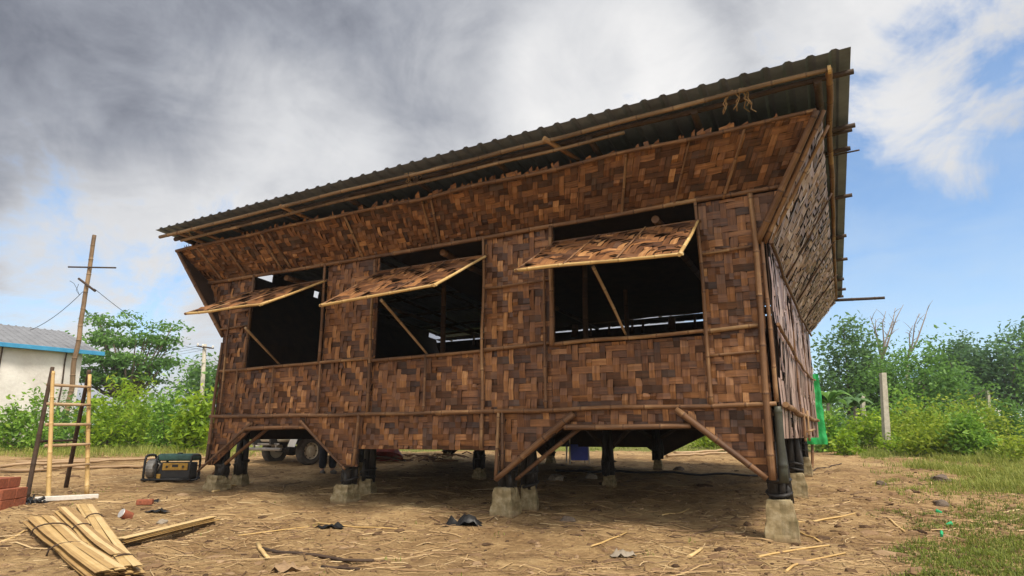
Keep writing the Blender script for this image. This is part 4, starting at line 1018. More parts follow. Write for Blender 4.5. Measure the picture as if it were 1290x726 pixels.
stick((745, 690), (790, 672), .012, .7, 'light cane in the middle of the foreground')
stick((0, 682), (38, 668), .014, .8, 'yellow bamboo splint at the left edge below the bricks')
stick((868, 702), (884, 690), .02, .9, 'short whitish chip below the right hand bay')
stick((700, 595), (955, 601), .035, .12, 'long dark timber lying along the shadow edge on the ground beneath the house', 'char', name='timber', cat='timber', group='timbers lying on the ground')  # timber whose dark colour also draws the edge of the house's shadow
# timber lengths at left and behind
for i, (a, b, r, t_, lb, m_) in enumerate((
    ((0, 596), (178, 590), .05, .6, 'long pale timber nearest the stepladder', 'wood'), ((0, 589), (185, 581), .05, .7, 'long pale timber behind the nearest one at left', 'wood'),
    ((20, 584), (262, 578), .045, .66, 'farthest long timber lying across the left of the yard', 'wood'), ((110, 592), (260, 587), .04, .5, 'reddish timber running behind the generator', 'pole'),
    ((840, 577), (925, 572), .05, .75, 'pale plank seen beneath the house through the right bay, nearer one', 'wood'), ((850, 573), (922, 569), .05, .8, 'pale plank seen beneath the house through the right bay, farther one', 'wood'),
    ((1052, 570), (1100, 563), .06, .5, 'brown log on the bank right of the green tarp', 'wood'), ((1070, 568), (1108, 566), .05, .6, 'shorter log at the foot of the tall concrete post', 'wood'))):
    stick(a, b, r, t_, lb, m_, name='timber', cat='timber', group='timbers lying on the ground')
# tin lid, pot
c = ground(158, 653); t = thing('tin_pot', c, 'dented tin pot lying on its side with its pale round base showing', 'pot')
ax = (-FW*.75-RT*.45+UP*.42).normalized()
mb = MB(); mb.lathe(c+UP*.05-ax*.06, [(.0, .12), (.046, .12), (.05, .115), (.052, 0), (.048, 0), (.046, .11)], 20, ax); mb.build('body', M['brick'], t)
mb = MB(); mb.lathe(c+UP*.05-ax*.06, [(0, .126), (.05, .124), (.053, .118)], 20, ax); mb.build('lid', M['spot_metal'], t)
mb = MB(); R = Matrix.Rotation(AZ+.3, 3, 'Z'); mb.rbox(ground(182, 637)+UP*.04, (.19, .10, .07), .012, R); tag(mb.build('brick', M['brick']), 'single loose brick lying behind the tin pot', 'brick')
def scrap(px, py, w, h, seed, label, mat='black', name='plastic_scrap', cat='plastic scrap'):
    rnd = random.Random(seed); c = ground(px, py); mb = MB(); n = 9
    grid = [[c+RT*((i/(n-1)-.5)*w*(1+.3*noise.noise(V((j*.6, seed, 0)))))+FW*((j/(n-1)-.5)*w*.45)+UP*(.008+h*max(0, noise.noise(V((i*.55+seed, j*.55, seed*1.3)))*1.4)*(1-abs(i/(n-1)*2-1)**3)) for i in range(n)] for j in range(n)]
    for j in range(n-1):
        for i in range(n-1): mb.face([grid[j][i], grid[j][i+1], grid[j+1][i+1], grid[j+1][i]], .5, .5, None, True)
    for row in grid:
        for p in row: pass
    return tag(mb.build(name, M[mat], None, True), label, cat)
scrap(585, 663, .42, .20, 1, 'crumpled black plastic scrap in front of the middle footing')
scrap(190, 632, .30, .05, 2, 'flat black rag lying left of the front corner footing')
scrap(198, 646, .26, .05, 3, 'small black rag between the tin pot and the straw wisps')
scrap(415, 665, .30, .06, 4, 'flat dark plastic strip on the ground left of centre')
scrap(103, 664, .22, .10, 5, 'black rag tucked between the split bamboo bundles')
scrap(785, 700, .22, .10, 6, 'pinkish grey crumpled paper in the foreground', 'stone', 'paper_scrap', 'paper scrap')
scrap(365, 720, .26, .14, 7, 'broken pale wood chip at the bottom edge', 'wood', 'wood_chip', 'wood chip')
def cup(px, py, ang, label):
    c = ground(px, py); ax = (V((math.cos(ang), math.sin(ang), .35))).normalized(); mb = MB(); mb.lathe(c+UP*.02-ax*.03, [(0, 0), (.020, 0), (.027, .065), (.025, .065), (.018, .004), (0, .004)], 16, ax, .5, .6)
    o = mb.build('plastic_cup', M['green_plastic']); tag(o, label, 'cup', 'green plastic cups thrown in the grass')
cup(1183, 645, 2.6, 'crushed green plastic cup farthest up the slope by the dark clod'); cup(1196, 662, .4, 'green plastic cup beside the orange leaf'); cup(1187, 679, 1.4, 'half buried green plastic cup lowest of the three')
def rock(px, py, r, seed, label, mat='stone'):
    import bmesh
    bm = bmesh.new(); bmesh.ops.create_icosphere(bm, subdivisions=3, radius=r); c = ground(px, py); mb = MB()
    for v in bm.verts:
        v.co *= 1+.35*noise.noise(v.co/r*1.3+V((seed, 0, 0)))+.12*noise.noise(v.co/r*4+V((0, seed, 0))); v.co.z *= .6
    for f in bm.faces: mb.face([c+v.co+UP*r*.25 for v in f.verts], .5, .5, None, True)
    bm.free(); tag(mb.build('rock', M[mat]), label, 'rock', 'rocks and clods on the ground')
rock(204, 660, .055, 1, 'grey stone on the yellow bamboo sheaf edge'); rock(715, 655, .09, 2, 'brown lump of earth and bark in front of the open bay', 'bark'); rock(1186, 636, .09, 3, 'dark clod above the green cups', 'bark')
rock(242, 602, .13, 4, 'grey stone leaning on the generator'); rock(855, 593, .10, 5, 'brown clod on the sunlit ground beyond the house', 'bark'); rock(1110, 610, .08, 6, 'dark clod in the right hand yard', 'bark'); rock(1186, 606, .14, 7, 'weedy earth mound in the right hand yard', 'bark')
rock(700, 606, .14, 8, 'pale rubble lump on the shaded ground beneath the house'); rock(745, 603, .11, 9, 'small rubble lump beside the pale one beneath the house')

# truck beside the left wall
def truck():
    w0 = ground(388, 585); ax_ = (RT*-.80+FW*.60).normalized(); hd = V((-ax_.y, ax_.x, 0)).normalized()
    if hd.dot(RT) > 0: hd = -hd
    R = Matrix((-ax_, -hd, UP)).transposed() if False else None
    o = w0.copy(); g = lambda s_, f_, z: o + ax_*s_ + hd*f_ + UP*z     # s: across from left wheel, f: forward
    M3 = Matrix((( ax_.x, hd.x, 0), (ax_.y, hd.y, 0), (0, 0, 1)))
    t = thing('truck', o+ax_*.7-hd*1.3, 'old open fronted cream light truck parked beyond the left wall', 'truck')
    TR = 1.38
    def wheel(s_, f_, out):
        c = g(s_, f_, .32); mb = MB(); a = ax_*out
        mb.lathe(c, [(.19, -.09), (.27, -.10), (.31, -.075), (.325, 0), (.31, .075), (.27, .10), (.19, .09)], 26, a); w = mb.build('wheel', M['rubber'], t)
        mb = MB(); mb.lathe(c, [(.19, .085), (.175, .05), (.13, .045), (.12, .07), (.06, .075), (.05, .10), (0, .10)], 22, a); mb.lathe(c, [(0, -.06), (.19, -.06)], 20, a); mb.build('rim', M['cream_paint'], w)
        mb = MB()
        for k in range(8):
            q = k*.785; u_ = UP*math.sin(q)+hd*math.cos(q); mb.lathe(c+u_*.155+a*.052, [(.016, 0), (.016, .004), (0, .004)], 8, a)
        mb.build('wheel_hole', M['black'], w)
    for s_, out in ((0, -1), (TR, 1)):
        wheel(s_, 0, out); wheel(s_, -2.3, out)
    mb = MB(); mb.tube([g(0, 0, .32), g(TR, 0, .32)], .05, 8); mb.lathe(g(TR/2, 0, .32), [(0, -.14), (.12, -.08), (.12, .08), (0, .14)], 12, ax_); mb.tube([g(0, -2.3, .32), g(TR, -2.3, .32)], .05, 8)
    for s_ in (.35, TR-.35): mb.rbox(g(s_, -1.0, .52), (.08, 3.6, .12), .01, M3)
    mb.build('chassis', M['black'], t)
    mb = MB(); mb.rbox(g(TR/2, .72, .36), (1.35, .07, .07), .02, M3); mb.rbox(g(TR/2, .70, .47), (1.1, .04, .05), .01, M3); mb.rbox(g(TR/2+.45, .70, .42), (.05, .04, .14), .01, M3); mb.rbox(g(TR/2-.45, .70, .42), (.05, .04, .14), .01, M3); mb.build('bumper', M['steel'], t)
    mb = MB(); mb.rbox(g(TR/2, .50, .66), (.95, .30, .28), .05, M3); mb.rbox(g(TR/2, .05, .88), (1.0, .7, .2), .05, M3); mb.build('hood', M['cream_paint'], t)
    for s_ in (-.02, TR+.02):
        mb = MB(); pts = []
        for q in np.linspace(.15, 2.7, 9): pts.append(g(s_, .50*math.cos(q), .36+.46*math.sin(q)))
        for p, q in zip(pts, pts[1:]): mb.face([p-ax_*.14, q-ax_*.14, q+ax_*.14, p+ax_*.14], .5, .5, None, True); mb.face([p+ax_*.14-UP*.015, q+ax_*.14-UP*.015, q-ax_*.14-UP*.015, p-ax_*.14-UP*.015], .5, .5, None, True)
        mb.build('mudguard', M['white_paint'], t)
    for s_ in (.28, TR-.28): mb = MB(); mb.lathe(g(s_, .655, .68), [(.085, 0), (.085, .03), (.06, .045), (0, .05)], 16, hd); mb.build('headlight', M['glass'], t)
    mb = MB(); mb.rbox(g(TR/2+.0, .672, .66), (.26, .02, .10), .005, M3); mb.build('tail_reflector', M['red'], t)
    mb = MB(); mb.rbox(g(TR/2, -.75, 1.0), (1.42, .95, .5), .04, M3); mb.rbox(g(TR/2, -.8, 1.85), (1.42, 1.0, .06), .02, M3)
    for s_ in (.02, TR-.02):
        for f_ in (-.33, -1.25): mb.tube([g(s_, f_, 1.2), g(s_, f_-.05, 1.85)], .03, 6)
    mb.build('cab', M['cream_paint'], t)
    mb = MB(); mb.face([g(.06, -.32, 1.26), g(TR-.06, -.32, 1.26), g(TR-.06, -.36, 1.81), g(.06, -.36, 1.81)], .5); mb.face([g(.06, -.33, 1.26), g(.06, -.37, 1.81), g(TR-.06, -.37, 1.81), g(TR-.06, -.33, 1.26)], .5); mb.build('windscreen', M['glass'], t)
    mb = MB(); mb.rbox(g(TR/2, -2.3, .78), (1.5, 2.0, .06), .01, M3)
    for s_ in (-.05, TR+.05): mb.rbox(g(s_, -2.3, 1.0), (.04, 2.0, .4), .01, M3)
    mb.rbox(g(TR/2, -3.28, 1.0), (1.5, .04, .4), .01, M3); mb.build('cargo_bed', M['wood'], t)
truck()

# person beside the left wall (only the legs can be seen below the skirt)
def skin_mesh(name, chains, mat, parent, root=0, sub=2):
    me = bpy.data.meshes.new(name); vs = []; es = []; rs = []
    idx = {}
    for ch in chains:
        prev = None
        for (p, r) in ch:
            k = tuple(round(x, 4) for x in p)
            if k not in idx: idx[k] = len(vs); vs.append(p); rs.append(r)
            i = idx[k]
            if prev is not None and prev != i: es.append((prev, i))
            prev = i
    me.from_pydata(vs, es, []); o = bpy.data.objects.new(name, me); COL.objects.link(o)
    sk = o.modifiers.new('s', 'SKIN'); sk.use_smooth_shade = True
    for i, r in enumerate(rs): me.skin_vertices[0].data[i].radius = r if isinstance(r, tuple) else (r, r)
    me.skin_vertices[0].data[root].use_root = True
    sb_ = o.modifiers.new('b', 'SUBSURF'); sb_.levels = sub; sb_.render_levels = sub
    dg = bpy.context.evaluated_depsgraph_get(); ev = o.evaluated_get(dg); m2 = bpy.data.meshes.new_from_object(ev)
    bpy.data.objects.remove(o); o = bpy.data.objects.new(name, m2); m2.materials.clear(); m2.materials.append(mat); COL.objects.link(o)
    m2.polygons.foreach_set('use_smooth', np.ones(len(m2.polygons), dtype=bool))
    o.parent = parent; return o
def person():
    c = ground(412, 596); t = thing('person', c, 'person in dark trousers and grey shoes standing beside the truck, seen below the house', 'person')
    t.rotation_euler = (0, 0, AZ+.6)
    hip = .92
    fing = []
    body = [[((0, 0, hip), (.13, .10)), ((0, 0, 1.10), (.125, .09)), ((0, .01, 1.28), (.145, .10)), ((0, .01, 1.42), (.10, .075)), ((0, .01, 1.50), .052), ((0, -.01, 1.56), .055), ((0, -.02, 1.63), (.078, .095)), ((0, -.01, 1.70), (.07, .085))]]
    for s_ in (-1, 1):
        body.append([((0, .01, 1.42), (.10, .075)), ((s_*.17, .01, 1.40), .055), ((s_*.215, .03, 1.13), .042), ((s_*.225, -.03, .88), .028), ((s_*.227, -.045, .81), (.020, .036))])
        body.append([((0, 0, hip), (.13, .10)), ((s_*.09, 0, .84), .085), ((s_*.10, -.02, .48), .058), ((s_*.10, .01, .10), .04), ((s_*.105, -.02, .05), .04), ((s_*.12, -.15, .04), .034)])
    skin_mesh('body', body, M['skin'], t)
    mbk = MB(); mbk_o = ORG[t.name]
    for s_ in (-1, 1):
        for k, (dx, L) in enumerate(((-.026, .07), (-.009, .08), (.009, .075), (.026, .06))):
            p = V((s_*.227, -.045+dx, .79)); mbk.tube([mbk_o+p, mbk_o+p+V((-s_*.004, -.004, -L*.5)), mbk_o+p+V((-s_*.018, -.008, -L))], [.010, .009, .007], 6, .5)
        p = V((s_*.222, -.075, .83)); mbk.tube([mbk_o+p, mbk_o+p+V((-s_*.01, -.03, -.03)), mbk_o+p+V((-s_*.02, -.035, -.065))], [.011, .010, .008], 6, .5)
    mbk.build('fingers', M['skin'], t)
    tr = [[((0, 0, .98), (.145, .115)), ((0, 0, .90), (.15, .12))]]
    for s_ in (-1, 1): tr.append([((0, 0, .90), (.15, .12)), ((s_*.092, 0, .80), .105), ((s_*.10, -.02, .48), .088), ((s_*.10, .01, .10), .078)])
    skin_mesh('trousers', tr, M['denim'], t)
    sh = [[((0, 0, .95), (.15, .115)), ((0, 0, 1.12), (.145, .11)), ((0, .01, 1.28), (.165, .12)), ((0, .01, 1.43), (.11, .085))]]
    for s_ in (-1, 1): sh.append([((0, .01, 1.43), (.11, .085)), ((s_*.175, .01, 1.40), .07), ((s_*.205, .025, 1.20), .062)])
    skin_mesh('shirt', sh, M['shirt'], t)
    for s_ in (-1, 1): skin_mesh('shoe', [[((s_*.10, .04, .045), .045), ((s_*.108, -.07, .045), .046), ((s_*.12, -.17, .035), .038)]], M['rubber'], t)
    mb = MB()
    for i in range(8):
        for j in range(14):
            def hp(i_, j_):
                a, b_ = i_/8*1.75, j_/14*6.2832; r = V((math.sin(a)*math.cos(b_)*.085, math.sin(a)*math.sin(b_)*.10, math.cos(a)*.105))
                if r.y < -.03: r.z = max(r.z, .03)
                return mbk_o+V((0, -.012, 1.675))+r
            mb.face([hp(i, j), hp(i+1, j), hp(i+1, j+1), hp(i, j+1)], .5, .5, None, True)
    mb.build('hair', M['hair'], t)
    mb = MB()
    for s_ in (-1, 1): mb.lathe(mbk_o+V((s_*.03, -.108, 1.645)), [(0, .008), (.010, .004), (.012, 0)], 8, (0, -1, 0)); 
    mb.tube([mbk_o+V((-.022, -.108, 1.575)), mbk_o+V((0, -.113, 1.573)), mbk_o+V((.022, -.108, 1.575))], .005, 5)
    mb.build('face_features', M['hair'], t)
    mb = MB(); mb.tube([mbk_o+V((0, -.10, 1.65)), mbk_o+V((0, -.122, 1.615)), mbk_o+V((0, -.105, 1.602))], [.008, .014, .009], 6)
    for s_ in (-1, 1): mb.lathe(mbk_o+V((s_*.078, -.01, 1.635)), [(0, .01), (.018, .012), (.02, 0)], 8, (s_, 0, 0))
    mb.build('nose_and_ears', M['skin'], t)
person()
# red heap, chair
c = ground(486, 583); t = thing('wheelbarrow', c, 'rusty red wheelbarrow tray tipped on the ground beyond the left back corner', 'wheelbarrow')
mb = MB(); n = 14
top = [(.42*math.cos(q)*(1 if abs(math.cos(q)) < .99 else 1), .26*math.sin(q)) for q in np.linspace(0, 6.283, n, endpoint=False)]
R = Matrix.Rotation(AZ-.1, 3, 'Z') @ Matrix.Rotation(math.radians(150), 3, 'X')
rim = [c+UP*.12+R @ V((x, y, .0)) for x, y in top]; bot = [c+UP*.12+R @ V((x*.6, y*.6, -.22)) for x, y in top]
for k in range(n): mb.face([rim[k], rim[(k+1) % n], bot[(k+1) % n], bot[k]], .5, .5, None, True); mb.face([bot[k], bot[(k+1) % n], rim[(k+1) % n]*.985+bot[(k+1) % n]*.015, rim[k]*.985+bot[k]*.015], .5, .5, None, True)
mb.face(bot, .5); mb.build('tray', M['red'], t)
mb = MB(); mb.lathe(c+RT*-.45+UP*.16, [(.06, -.04), (.14, -.05), (.16, 0), (.14, .05), (.06, .04), (0, .03)], 16, FW); mb.build('wheel', M['rubber'], t)
for s_ in (-.16, .16): mb = MB(); mb.tube([c+RT*-.45+FW*s_+UP*.16, c+RT*.1+FW*s_+UP*.10, c+RT*.5+FW*s_*1.4+UP*.03], .016, 6); mb.build('handle', M['darkwood'], t)
def chair():
    c = spot(727, 14.6); c.z = gh(c.x, c.y); a = AZ+.1; R = Matrix.Rotation(a, 3, 'Z'); g = lambda x, y, z: c+R @ V((x, y, z))
    t = thing('plastic_chair', c, 'blue plastic chair with pale legs standing behind the house', 'chair')
    for x in (-.21, .21):
        for y in (-.20, .2): mb = MB(); mb.tube([g(x*1.08, y*1.1, 0), g(x, y, .42)], [.018, .022], 7); mb.build('leg', M['white_paint'], t)
    mb = MB(); mb.rbox(g(0, 0, .43), (.46, .44, .03), .012, R); mb.build('seat', M['blue_plastic'], t)
    mb = MB(); mb.rbox(g(0, -.215, .26), (.40, .015, .34), .006, R); mb.build('front_panel', M['blue_plastic'], t)
    mb = MB()
    mb.rbox(g(0, .21, .64), (.44, .025, .34), .01, R @ Matrix.Rotation(-.15, 3, 'X')); mb.build('backrest', M['blue_plastic'], t)
    for x in (-.22, .22): mb = MB(); mb.tube([g(x, .22, .44), g(x, .27, .66), g(x, -.0, .66), g(x, -.2, .64), g(x, -.21, .44)], .017, 7); mb.build('armrest', M['white_paint'], t)
chair()
def heap():
    rnd = random.Random(4); c = ground(525, 582); mb = MB()
    for k in range(46):
        a = c+RT*rnd.gauss(0, .45)+FW*rnd.gauss(0, .2); d = RT*rnd.uniform(.15, .45)*rnd.choice((-1, 1))+FW*rnd.gauss(0, .15); h = rnd.uniform(.01, .16); a.z = gh(a.x, a.y)+h
        mb.tube([a, a+d*.5+UP*rnd.uniform(-.02, .06), a+d+UP*rnd.uniform(-.05, .02)], rnd.uniform(.008, .02), 5, rnd.uniform(.3, .8))
    tag(mb.build('brushwood', M['pole']), 'low orange brown pile of brushwood beyond the house left of centre', 'brushwood')
heap()
# green tarp hung at the far corner
def tarp():
    t = thing('tarp', spot(1031, 13.9), 'bright green tarpaulin sheet hanging at the far right corner of the house', 'tarp')
    f = 13.9; mb = MB(); nx, ny = 16, 24; grid = []
    for j in range(ny+1):
        v = j/ny; row = []
        for i in range(nx+1):
            u = i/nx; L = 1015; Rr = 1030+(1043-1030)*v; p = at(L+(Rr-L)*u, 472+88*v-1*u*(1-v), f); p += FW*(.025*math.sin(u*11+v*2)+.05*noise.noise(V((u*4, v*7, 0)))+.03*noise.noise(V((u*9, v*16, 3)))) + RT*(.008*math.sin(v*19+u*3)); row.append(p)
        grid.append(row)
    for j in range(ny):
        for i in range(nx):
            q = [grid[j][i], grid[j+1][i], grid[j+1][i+1], grid[j][i+1]]; mb.face(q, .5, .5, None, True); mb.face([x+FW*.004 for x in q[::-1]], .5, .5, None, True)
    mb.build('sheet', M['green_tarp'], t, True)
    mb = MB(); b = spot(1018, f+.1); mb.bamboo(b-UP*.1, at(1022, 462, f+.1), .03, .5); mb.build('support_pole', M['pole'], t)
    mb = MB(); mb.box(at(1022.5, 466, f), (.07, .03, .10), None, .5); mb.build('clip', M['white_paint'], t)
tarp()
def cpost(px, f, top, r, label, lean=0.0):
    b = spot(px, f); tz = at(px-3+lean, top, f); mb = MB(); n = 8; pts = [b-UP*.2]+[b.lerp(tz, k/n) for k in range(n+1)]; w = r
    prev = None
    for k, p in enumerate(pts):
        k2 = w*(1-.15*k/n); row = [p+RT*k2+FW*k2, p-RT*k2+FW*k2, p-RT*k2-FW*k2, p+RT*k2-FW*k2]; row = [q+V((.006*noise.noise(q*9), .006*noise.noise(q*11), 0)) for q in row]
        if prev:
            for i in range(4): mb.face([prev[i], prev[(i+1) % 4], row[(i+1) % 4], row[i]], .5)
        prev = row
    mb.face(prev[::-1], .5); tag(mb.build('concrete_post', M['pale_concrete']), label, 'post', 'concrete fence posts at right')
cpost(1115, 18.6, 470, .085, 'tall square concrete post standing at the edge of the right hand yard'); cpost(1089, 25, 497, .08, 'shorter concrete post half hidden behind the banana plants'); cpost(1247, 27, 492, .07, 'thin grey post in the weeds left of the small white sign')
b = spot(1256, 25); t = thing('small_sign', b, 'small blank white sign board on a stake among the tall weeds', 'sign')
mb = MB(); mb.tube([b-UP*.1, at(1256, 520, 25)], .02, 6); mb.build('stake', M['wood'], t)
mb = MB(); mb.rbox(at(1256, 518, 24.95), (.34, .03, .22), .006, Matrix.Rotation(AZ, 3, 'Z')); mb.build('board', M['white_paint'], t)
# far blue roofed house in the trees
def far_house():
    b = spot(1205, 46); t = thing('far_house', b, 'blue roofed house half hidden in the trees far at right', 'house'); R = Matrix.Rotation(AZ+.5, 3, 'Z'); zt = zrow(474, 46); 
    mb = MB(); mb.rbox(b+UP*(zt-b.z)/2, (3.0, 4.0, zt-b.z), .01, R); mb.build('wall', M['white_tarp'], t)
    g = lambda x, y, z: V((b.x, b.y, zt))+R @ V((x, y, z)); mb = MB()
    for s_ in (-1, 1): mb.slab([g(s_*1.8, -2.4, -.1), g(s_*1.8, 2.4, -.1), g(0, 2.4, .75), g(0, -2.4, .75)], (0, 0, .05), .5)
    mb.slab([g(-1.45, -2.02, 0), g(1.45, -2.02, 0), g(0, -2.02, .68)], R @ V((0, .04, 0)), .5); mb.build('roof', M['cloth_blue'], t)
    mb = MB(); mb.box(g(0, -2.02, -.9), (.8, .05, .9), R); mb.build('window', M['glass'], t)
far_house()
# tarpaulin-walled building at left
def left_building():
    E1, E0 = at(130, 445, 23.2), at(0, 433, 20.7); d = (E0-E1); d.z = 0; d.normalize(); zE = at(130, 445, 23.2).z
    E1.z = zE; L = 15; E0 = E1+d*L; nrm = V((-d.y, d.x, 0)); 
    if nrm.dot(FW) < 0: nrm = -nrm
    rid = at(83, 418, 26.5); wdt = max(2.2, (rid-E1).dot(nrm)); rz = rid.z; off = (rid-E1).dot(d); rz = max(rz, 4.0)
    t = thing('shed', V((E1.x, E1.y, gbase(E1.x, E1.y)))+d*4, 'long shed with grey metal roof, blue gutter and white tarpaulin walls', 'shed')
    rise = rz-zE
    def pt(u, v, z): return E1+d*u+nrm*v+UP*(z-zE)
    mb = MB(); n = int(L/.25)
    for k in range(n):
        u0, u1 = k*.25, k*.25+.25
        for a, b_, h0, h1 in ((u0, u0+.17, 0, 0), (u0+.17, u0+.19, 0, .03), (u0+.19, u0+.23, .03, .03), (u0+.23, u1, .03, 0)):
            mb.face([pt(a+off*0, 0, zE+h0), pt(b_, 0, zE+h1), pt(b_+off*.6, wdt, rz+h1), pt(a+off*.6, wdt, rz+h0)], .5); mb.face([pt(b_+off*.6, wdt, rz+h1), pt(b_, 2*wdt, zE+h1), pt(a, 2*wdt, zE+h0), pt(a+off*.6, wdt, rz+h0)][::-1], .5)
    mb.build('roof', M['shed_roof'], t)
    mb = MB(); a, b_ = pt(-.08, -.03, zE-.03), pt(L, -.03, zE-.03); mb.rbox((a+b_)/2, (L, .08, .15), .01, Matrix.Rotation(math.atan2(d.y, d.x), 3, 'Z')); mb.build('gutter', M['blue'], t)
    z0 = gbase(E1.x, E1.y)-.1
    mb = MB(); nn, mm = 90, 12; grid = []
    for j in range(mm+1):
        row = []
        for i in range(nn+1):
            u = .55+(L-.6)*i/nn; v = j/mm; q = pt(u, .30, zE-.08-(zE-.08-z0-.3)*v); q += nrm*(.05*noise.noise(V((u*.9+v*1.2, v*1.5, 0)))+.03*noise.noise(V((u*2.5+v*4, v*2, 4)))+.02*math.sin(u*3+v*6)); row.append(q)
        grid.append(row)
    for j in range(mm):
        for i in range(nn): q = [grid[j][i], grid[j][i+1], grid[j+1][i+1], grid[j+1][i]]; mb.face(q, .5, .5, None, True)
    mb.build('tarpaulin_wall', M['white_tarp'], t, True)
    for u in (1.1, 3.0, 5.0, 7.0): mb = MB(); mb.bamboo(pt(u, .22, z0), pt(u, .22, zE-.08), .03, .4); mb.build('wall_post', M['darkwood'], t)
    mb = MB(); mb.slab([pt(.6, .5, z0), pt(.6, 2*wdt-.3, z0), pt(.6, 2*wdt-.3, zE), pt(.6, wdt, rz-.1), pt(.6, .5, zE)], d*.05, .5); mb.slab([pt(L-.3, .5, z0), pt(L-.3, 2*wdt-.3, z0), pt(L-.3, 2*wdt-.3, zE), pt(L-.3, wdt, rz-.1), pt(L-.3, .5, zE)], d*.05, .5)
    mb.slab([pt(.6, 2*wdt-.3, z0), pt(L, 2*wdt-.3, z0), pt(L, 2*wdt-.3, zE), pt(.6, 2*wdt-.3, zE)], nrm*.05, .5); mb.build('wall', M['white_tarp'], t)
    return pt(6, 1.5, rz)
anchor = left_building()
# bamboo aerial pole with cross sticks, wires
def aerial():
    f = 21.8; b = spot(80, f); tp = at(119, 297, f); t = thing('bamboo_pole', b, 'tall leaning bamboo pole with thin cross sticks and wires', 'pole')
    mb = MB(); mb.bamboo(b-UP*.2, tp, .085, .30, gap=.6, wob=.02); mb.build('pole', M['wood'], t)
    mb = MB(); mb.tube([at(86, 336.5, f-.1), at(146, 337.5, f-.1)], .03, 6); mb.build('cross_stick', M['darkwood'], t)
    mb = MB(); mb.tube([at(99, 351, f-.1), at(120, 367, f-.1)], .042, 6); mb.build('cross_stick', M['darkwood'], t)
    mb = MB(); mb.tube([at(q, w, f-.12) for q, w in ((88, 354), (93, 357), (97, 364), (100, 372), (96, 366), (99, 358))], .008, 5); mb.build('wire_loop', M['wire'], t)
    def span(a, b_, sag, label):
        mb = MB(); mb.tube([a.lerp(b_, k/16)-UP*sag*4*(k/16)*(1-k/16) for k in range(17)], .011, 5); tag(mb.build('wire', M['wire']), label, 'wire')
    A = at(104, 368, f-.1); span(A, at(38, 416, 23.5), .18, 'black wire from the bamboo pole down to the shed roof')
    U = at(258, 441, 44)
    span(at(119, 364, f-.1), U, .5, 'thin wire from the bamboo pole to the distant concrete pole')
    bp = spot(252, 44); t = thing('utility_pole', bp, 'distant pale concrete utility pole with a crossarm left of the house', 'utility pole')
    mb = MB(); mb.tube([bp-UP*.2, at(258, 434, 44)], [.17, .13], 8); mb.build('pole', M['pale_concrete'], t)
    mb = MB(); a, b_ = at(248, 436, 43.8), at(269, 439, 43.8); mb.tube([a, b_], .06, 6)
    mb.build('crossarm', M['darkwood'], t)
    for u in (.05, .35, .95): mb = MB(); mb.lathe(a.lerp(b_, u), [(.06, 0), (.07, .12), (.03, .2), (0, .22)], 8); mb.build('insulator', M['white_paint'], t)
    for k, (px, py) in enumerate(((160, 470), (160, 478), (150, 486))): span(a.lerp(b_, .05+.45*k), at(px-260, py-5, 60), .6, ('upper', 'middle', 'lower')[k]+' power line running left from the concrete utility pole')
aerial()

# ------------------------------------------------------------------ camera
cd = bpy.data.cameras.new('camera'); cam = bpy.data.objects.new('camera', cd); COL.objects.link(cam)
cd.sensor_width = 36; cd.lens = 36*FPX/1290; cd.clip_end = 3000; cd.clip_start = .05
fwd = (FW*CP+UP*SP).normalized(); upv = RT.cross(fwd).normalized()
cam.matrix_world = Matrix(((RT.x, upv.x, -fwd.x, CAM.x), (RT.y, upv.y, -fwd.y, CAM.y), (RT.z, upv.z, -fwd.z, CAM.z), (0, 0, 0, 1)))
S.camera = cam

# ------------------------------------------------------------------ light: soft sun through thin cloud, cloudy sky with a blue gap
SUN = V((.47, -.25, .85)).normalized()
sl = bpy.data.lights.new('sun', 'SUN'); sl.energy = 4.3; sl.angle = math.radians(15); sl.color = (1, .90, .76)
so = bpy.data.objects.new('sun', sl); COL.objects.link(so); so.rotation_euler = SUN.to_track_quat('Z', 'Y').to_euler(); so.location = SUN*50
W = bpy.data.worlds.new('World'); S.world = W; W.use_nodes = True; nt = W.node_tree; nt.nodes.clear(); N = NT(nt)
out = N.n('ShaderNodeOutputWorld'); bg = N.n('ShaderNodeBackground'); N.l(bg.outputs[0], out.inputs[0]); bg.inputs[1].default_value = .15
sky = N.n('ShaderNodeTexSky'); sky.sky_type = 'NISHITA'; sky.sun_disc = False; sky.sun_elevation = math.asin(SUN.z); sky.sun_rotation = math.atan2(SUN.x, SUN.y); sky.air_density = 1.0; sky.dust_density = .6
tc = N.n('ShaderNodeTexCoord'); D_ = tc.outputs['Generated']
sp = N.n('ShaderNodeSeparateXYZ'); N.l(D_, sp.inputs[0])
zz = N.math('ADD', N.math('MAXIMUM', sp.outputs[2], 0), .22)
cb = N.n('ShaderNodeCombineXYZ'); N.l(N.math('DIVIDE', sp.outputs[0], zz), cb.inputs[0]); N.l(N.math('DIVIDE', sp.outputs[1], zz), cb.inputs[1]); cb.inputs[2].default_value = 2.7
pv = cb.outputs[0]
nA = N.noise(pv, 1.1, 7, .52, .35); nB = N.noise(pv, 3.0, 10, .60, .5); nC = N.noise(D_, 6.5, 9, .62, .5)
def bumpdir(px, py, deg):
    d = (FW*(FPX*CP-(CY-py)*SP)+RT*(px-CX)+UP*(FPX*SP+(CY-py)*CP)).normalized()
    x = N.n('ShaderNodeVectorMath', operation='DOT_PRODUCT'); N.l(D_, x.inputs[0]); x.inputs[1].default_value = d
    c = math.cos(math.radians(deg)); mr = N.n('ShaderNodeMapRange', interpolation_type='SMOOTHERSTEP'); N.l(x.outputs['Value'], mr.inputs[0]); mr.inputs[1].default_value = c; mr.inputs[2].default_value = 1.0
    return mr.outputs[0]
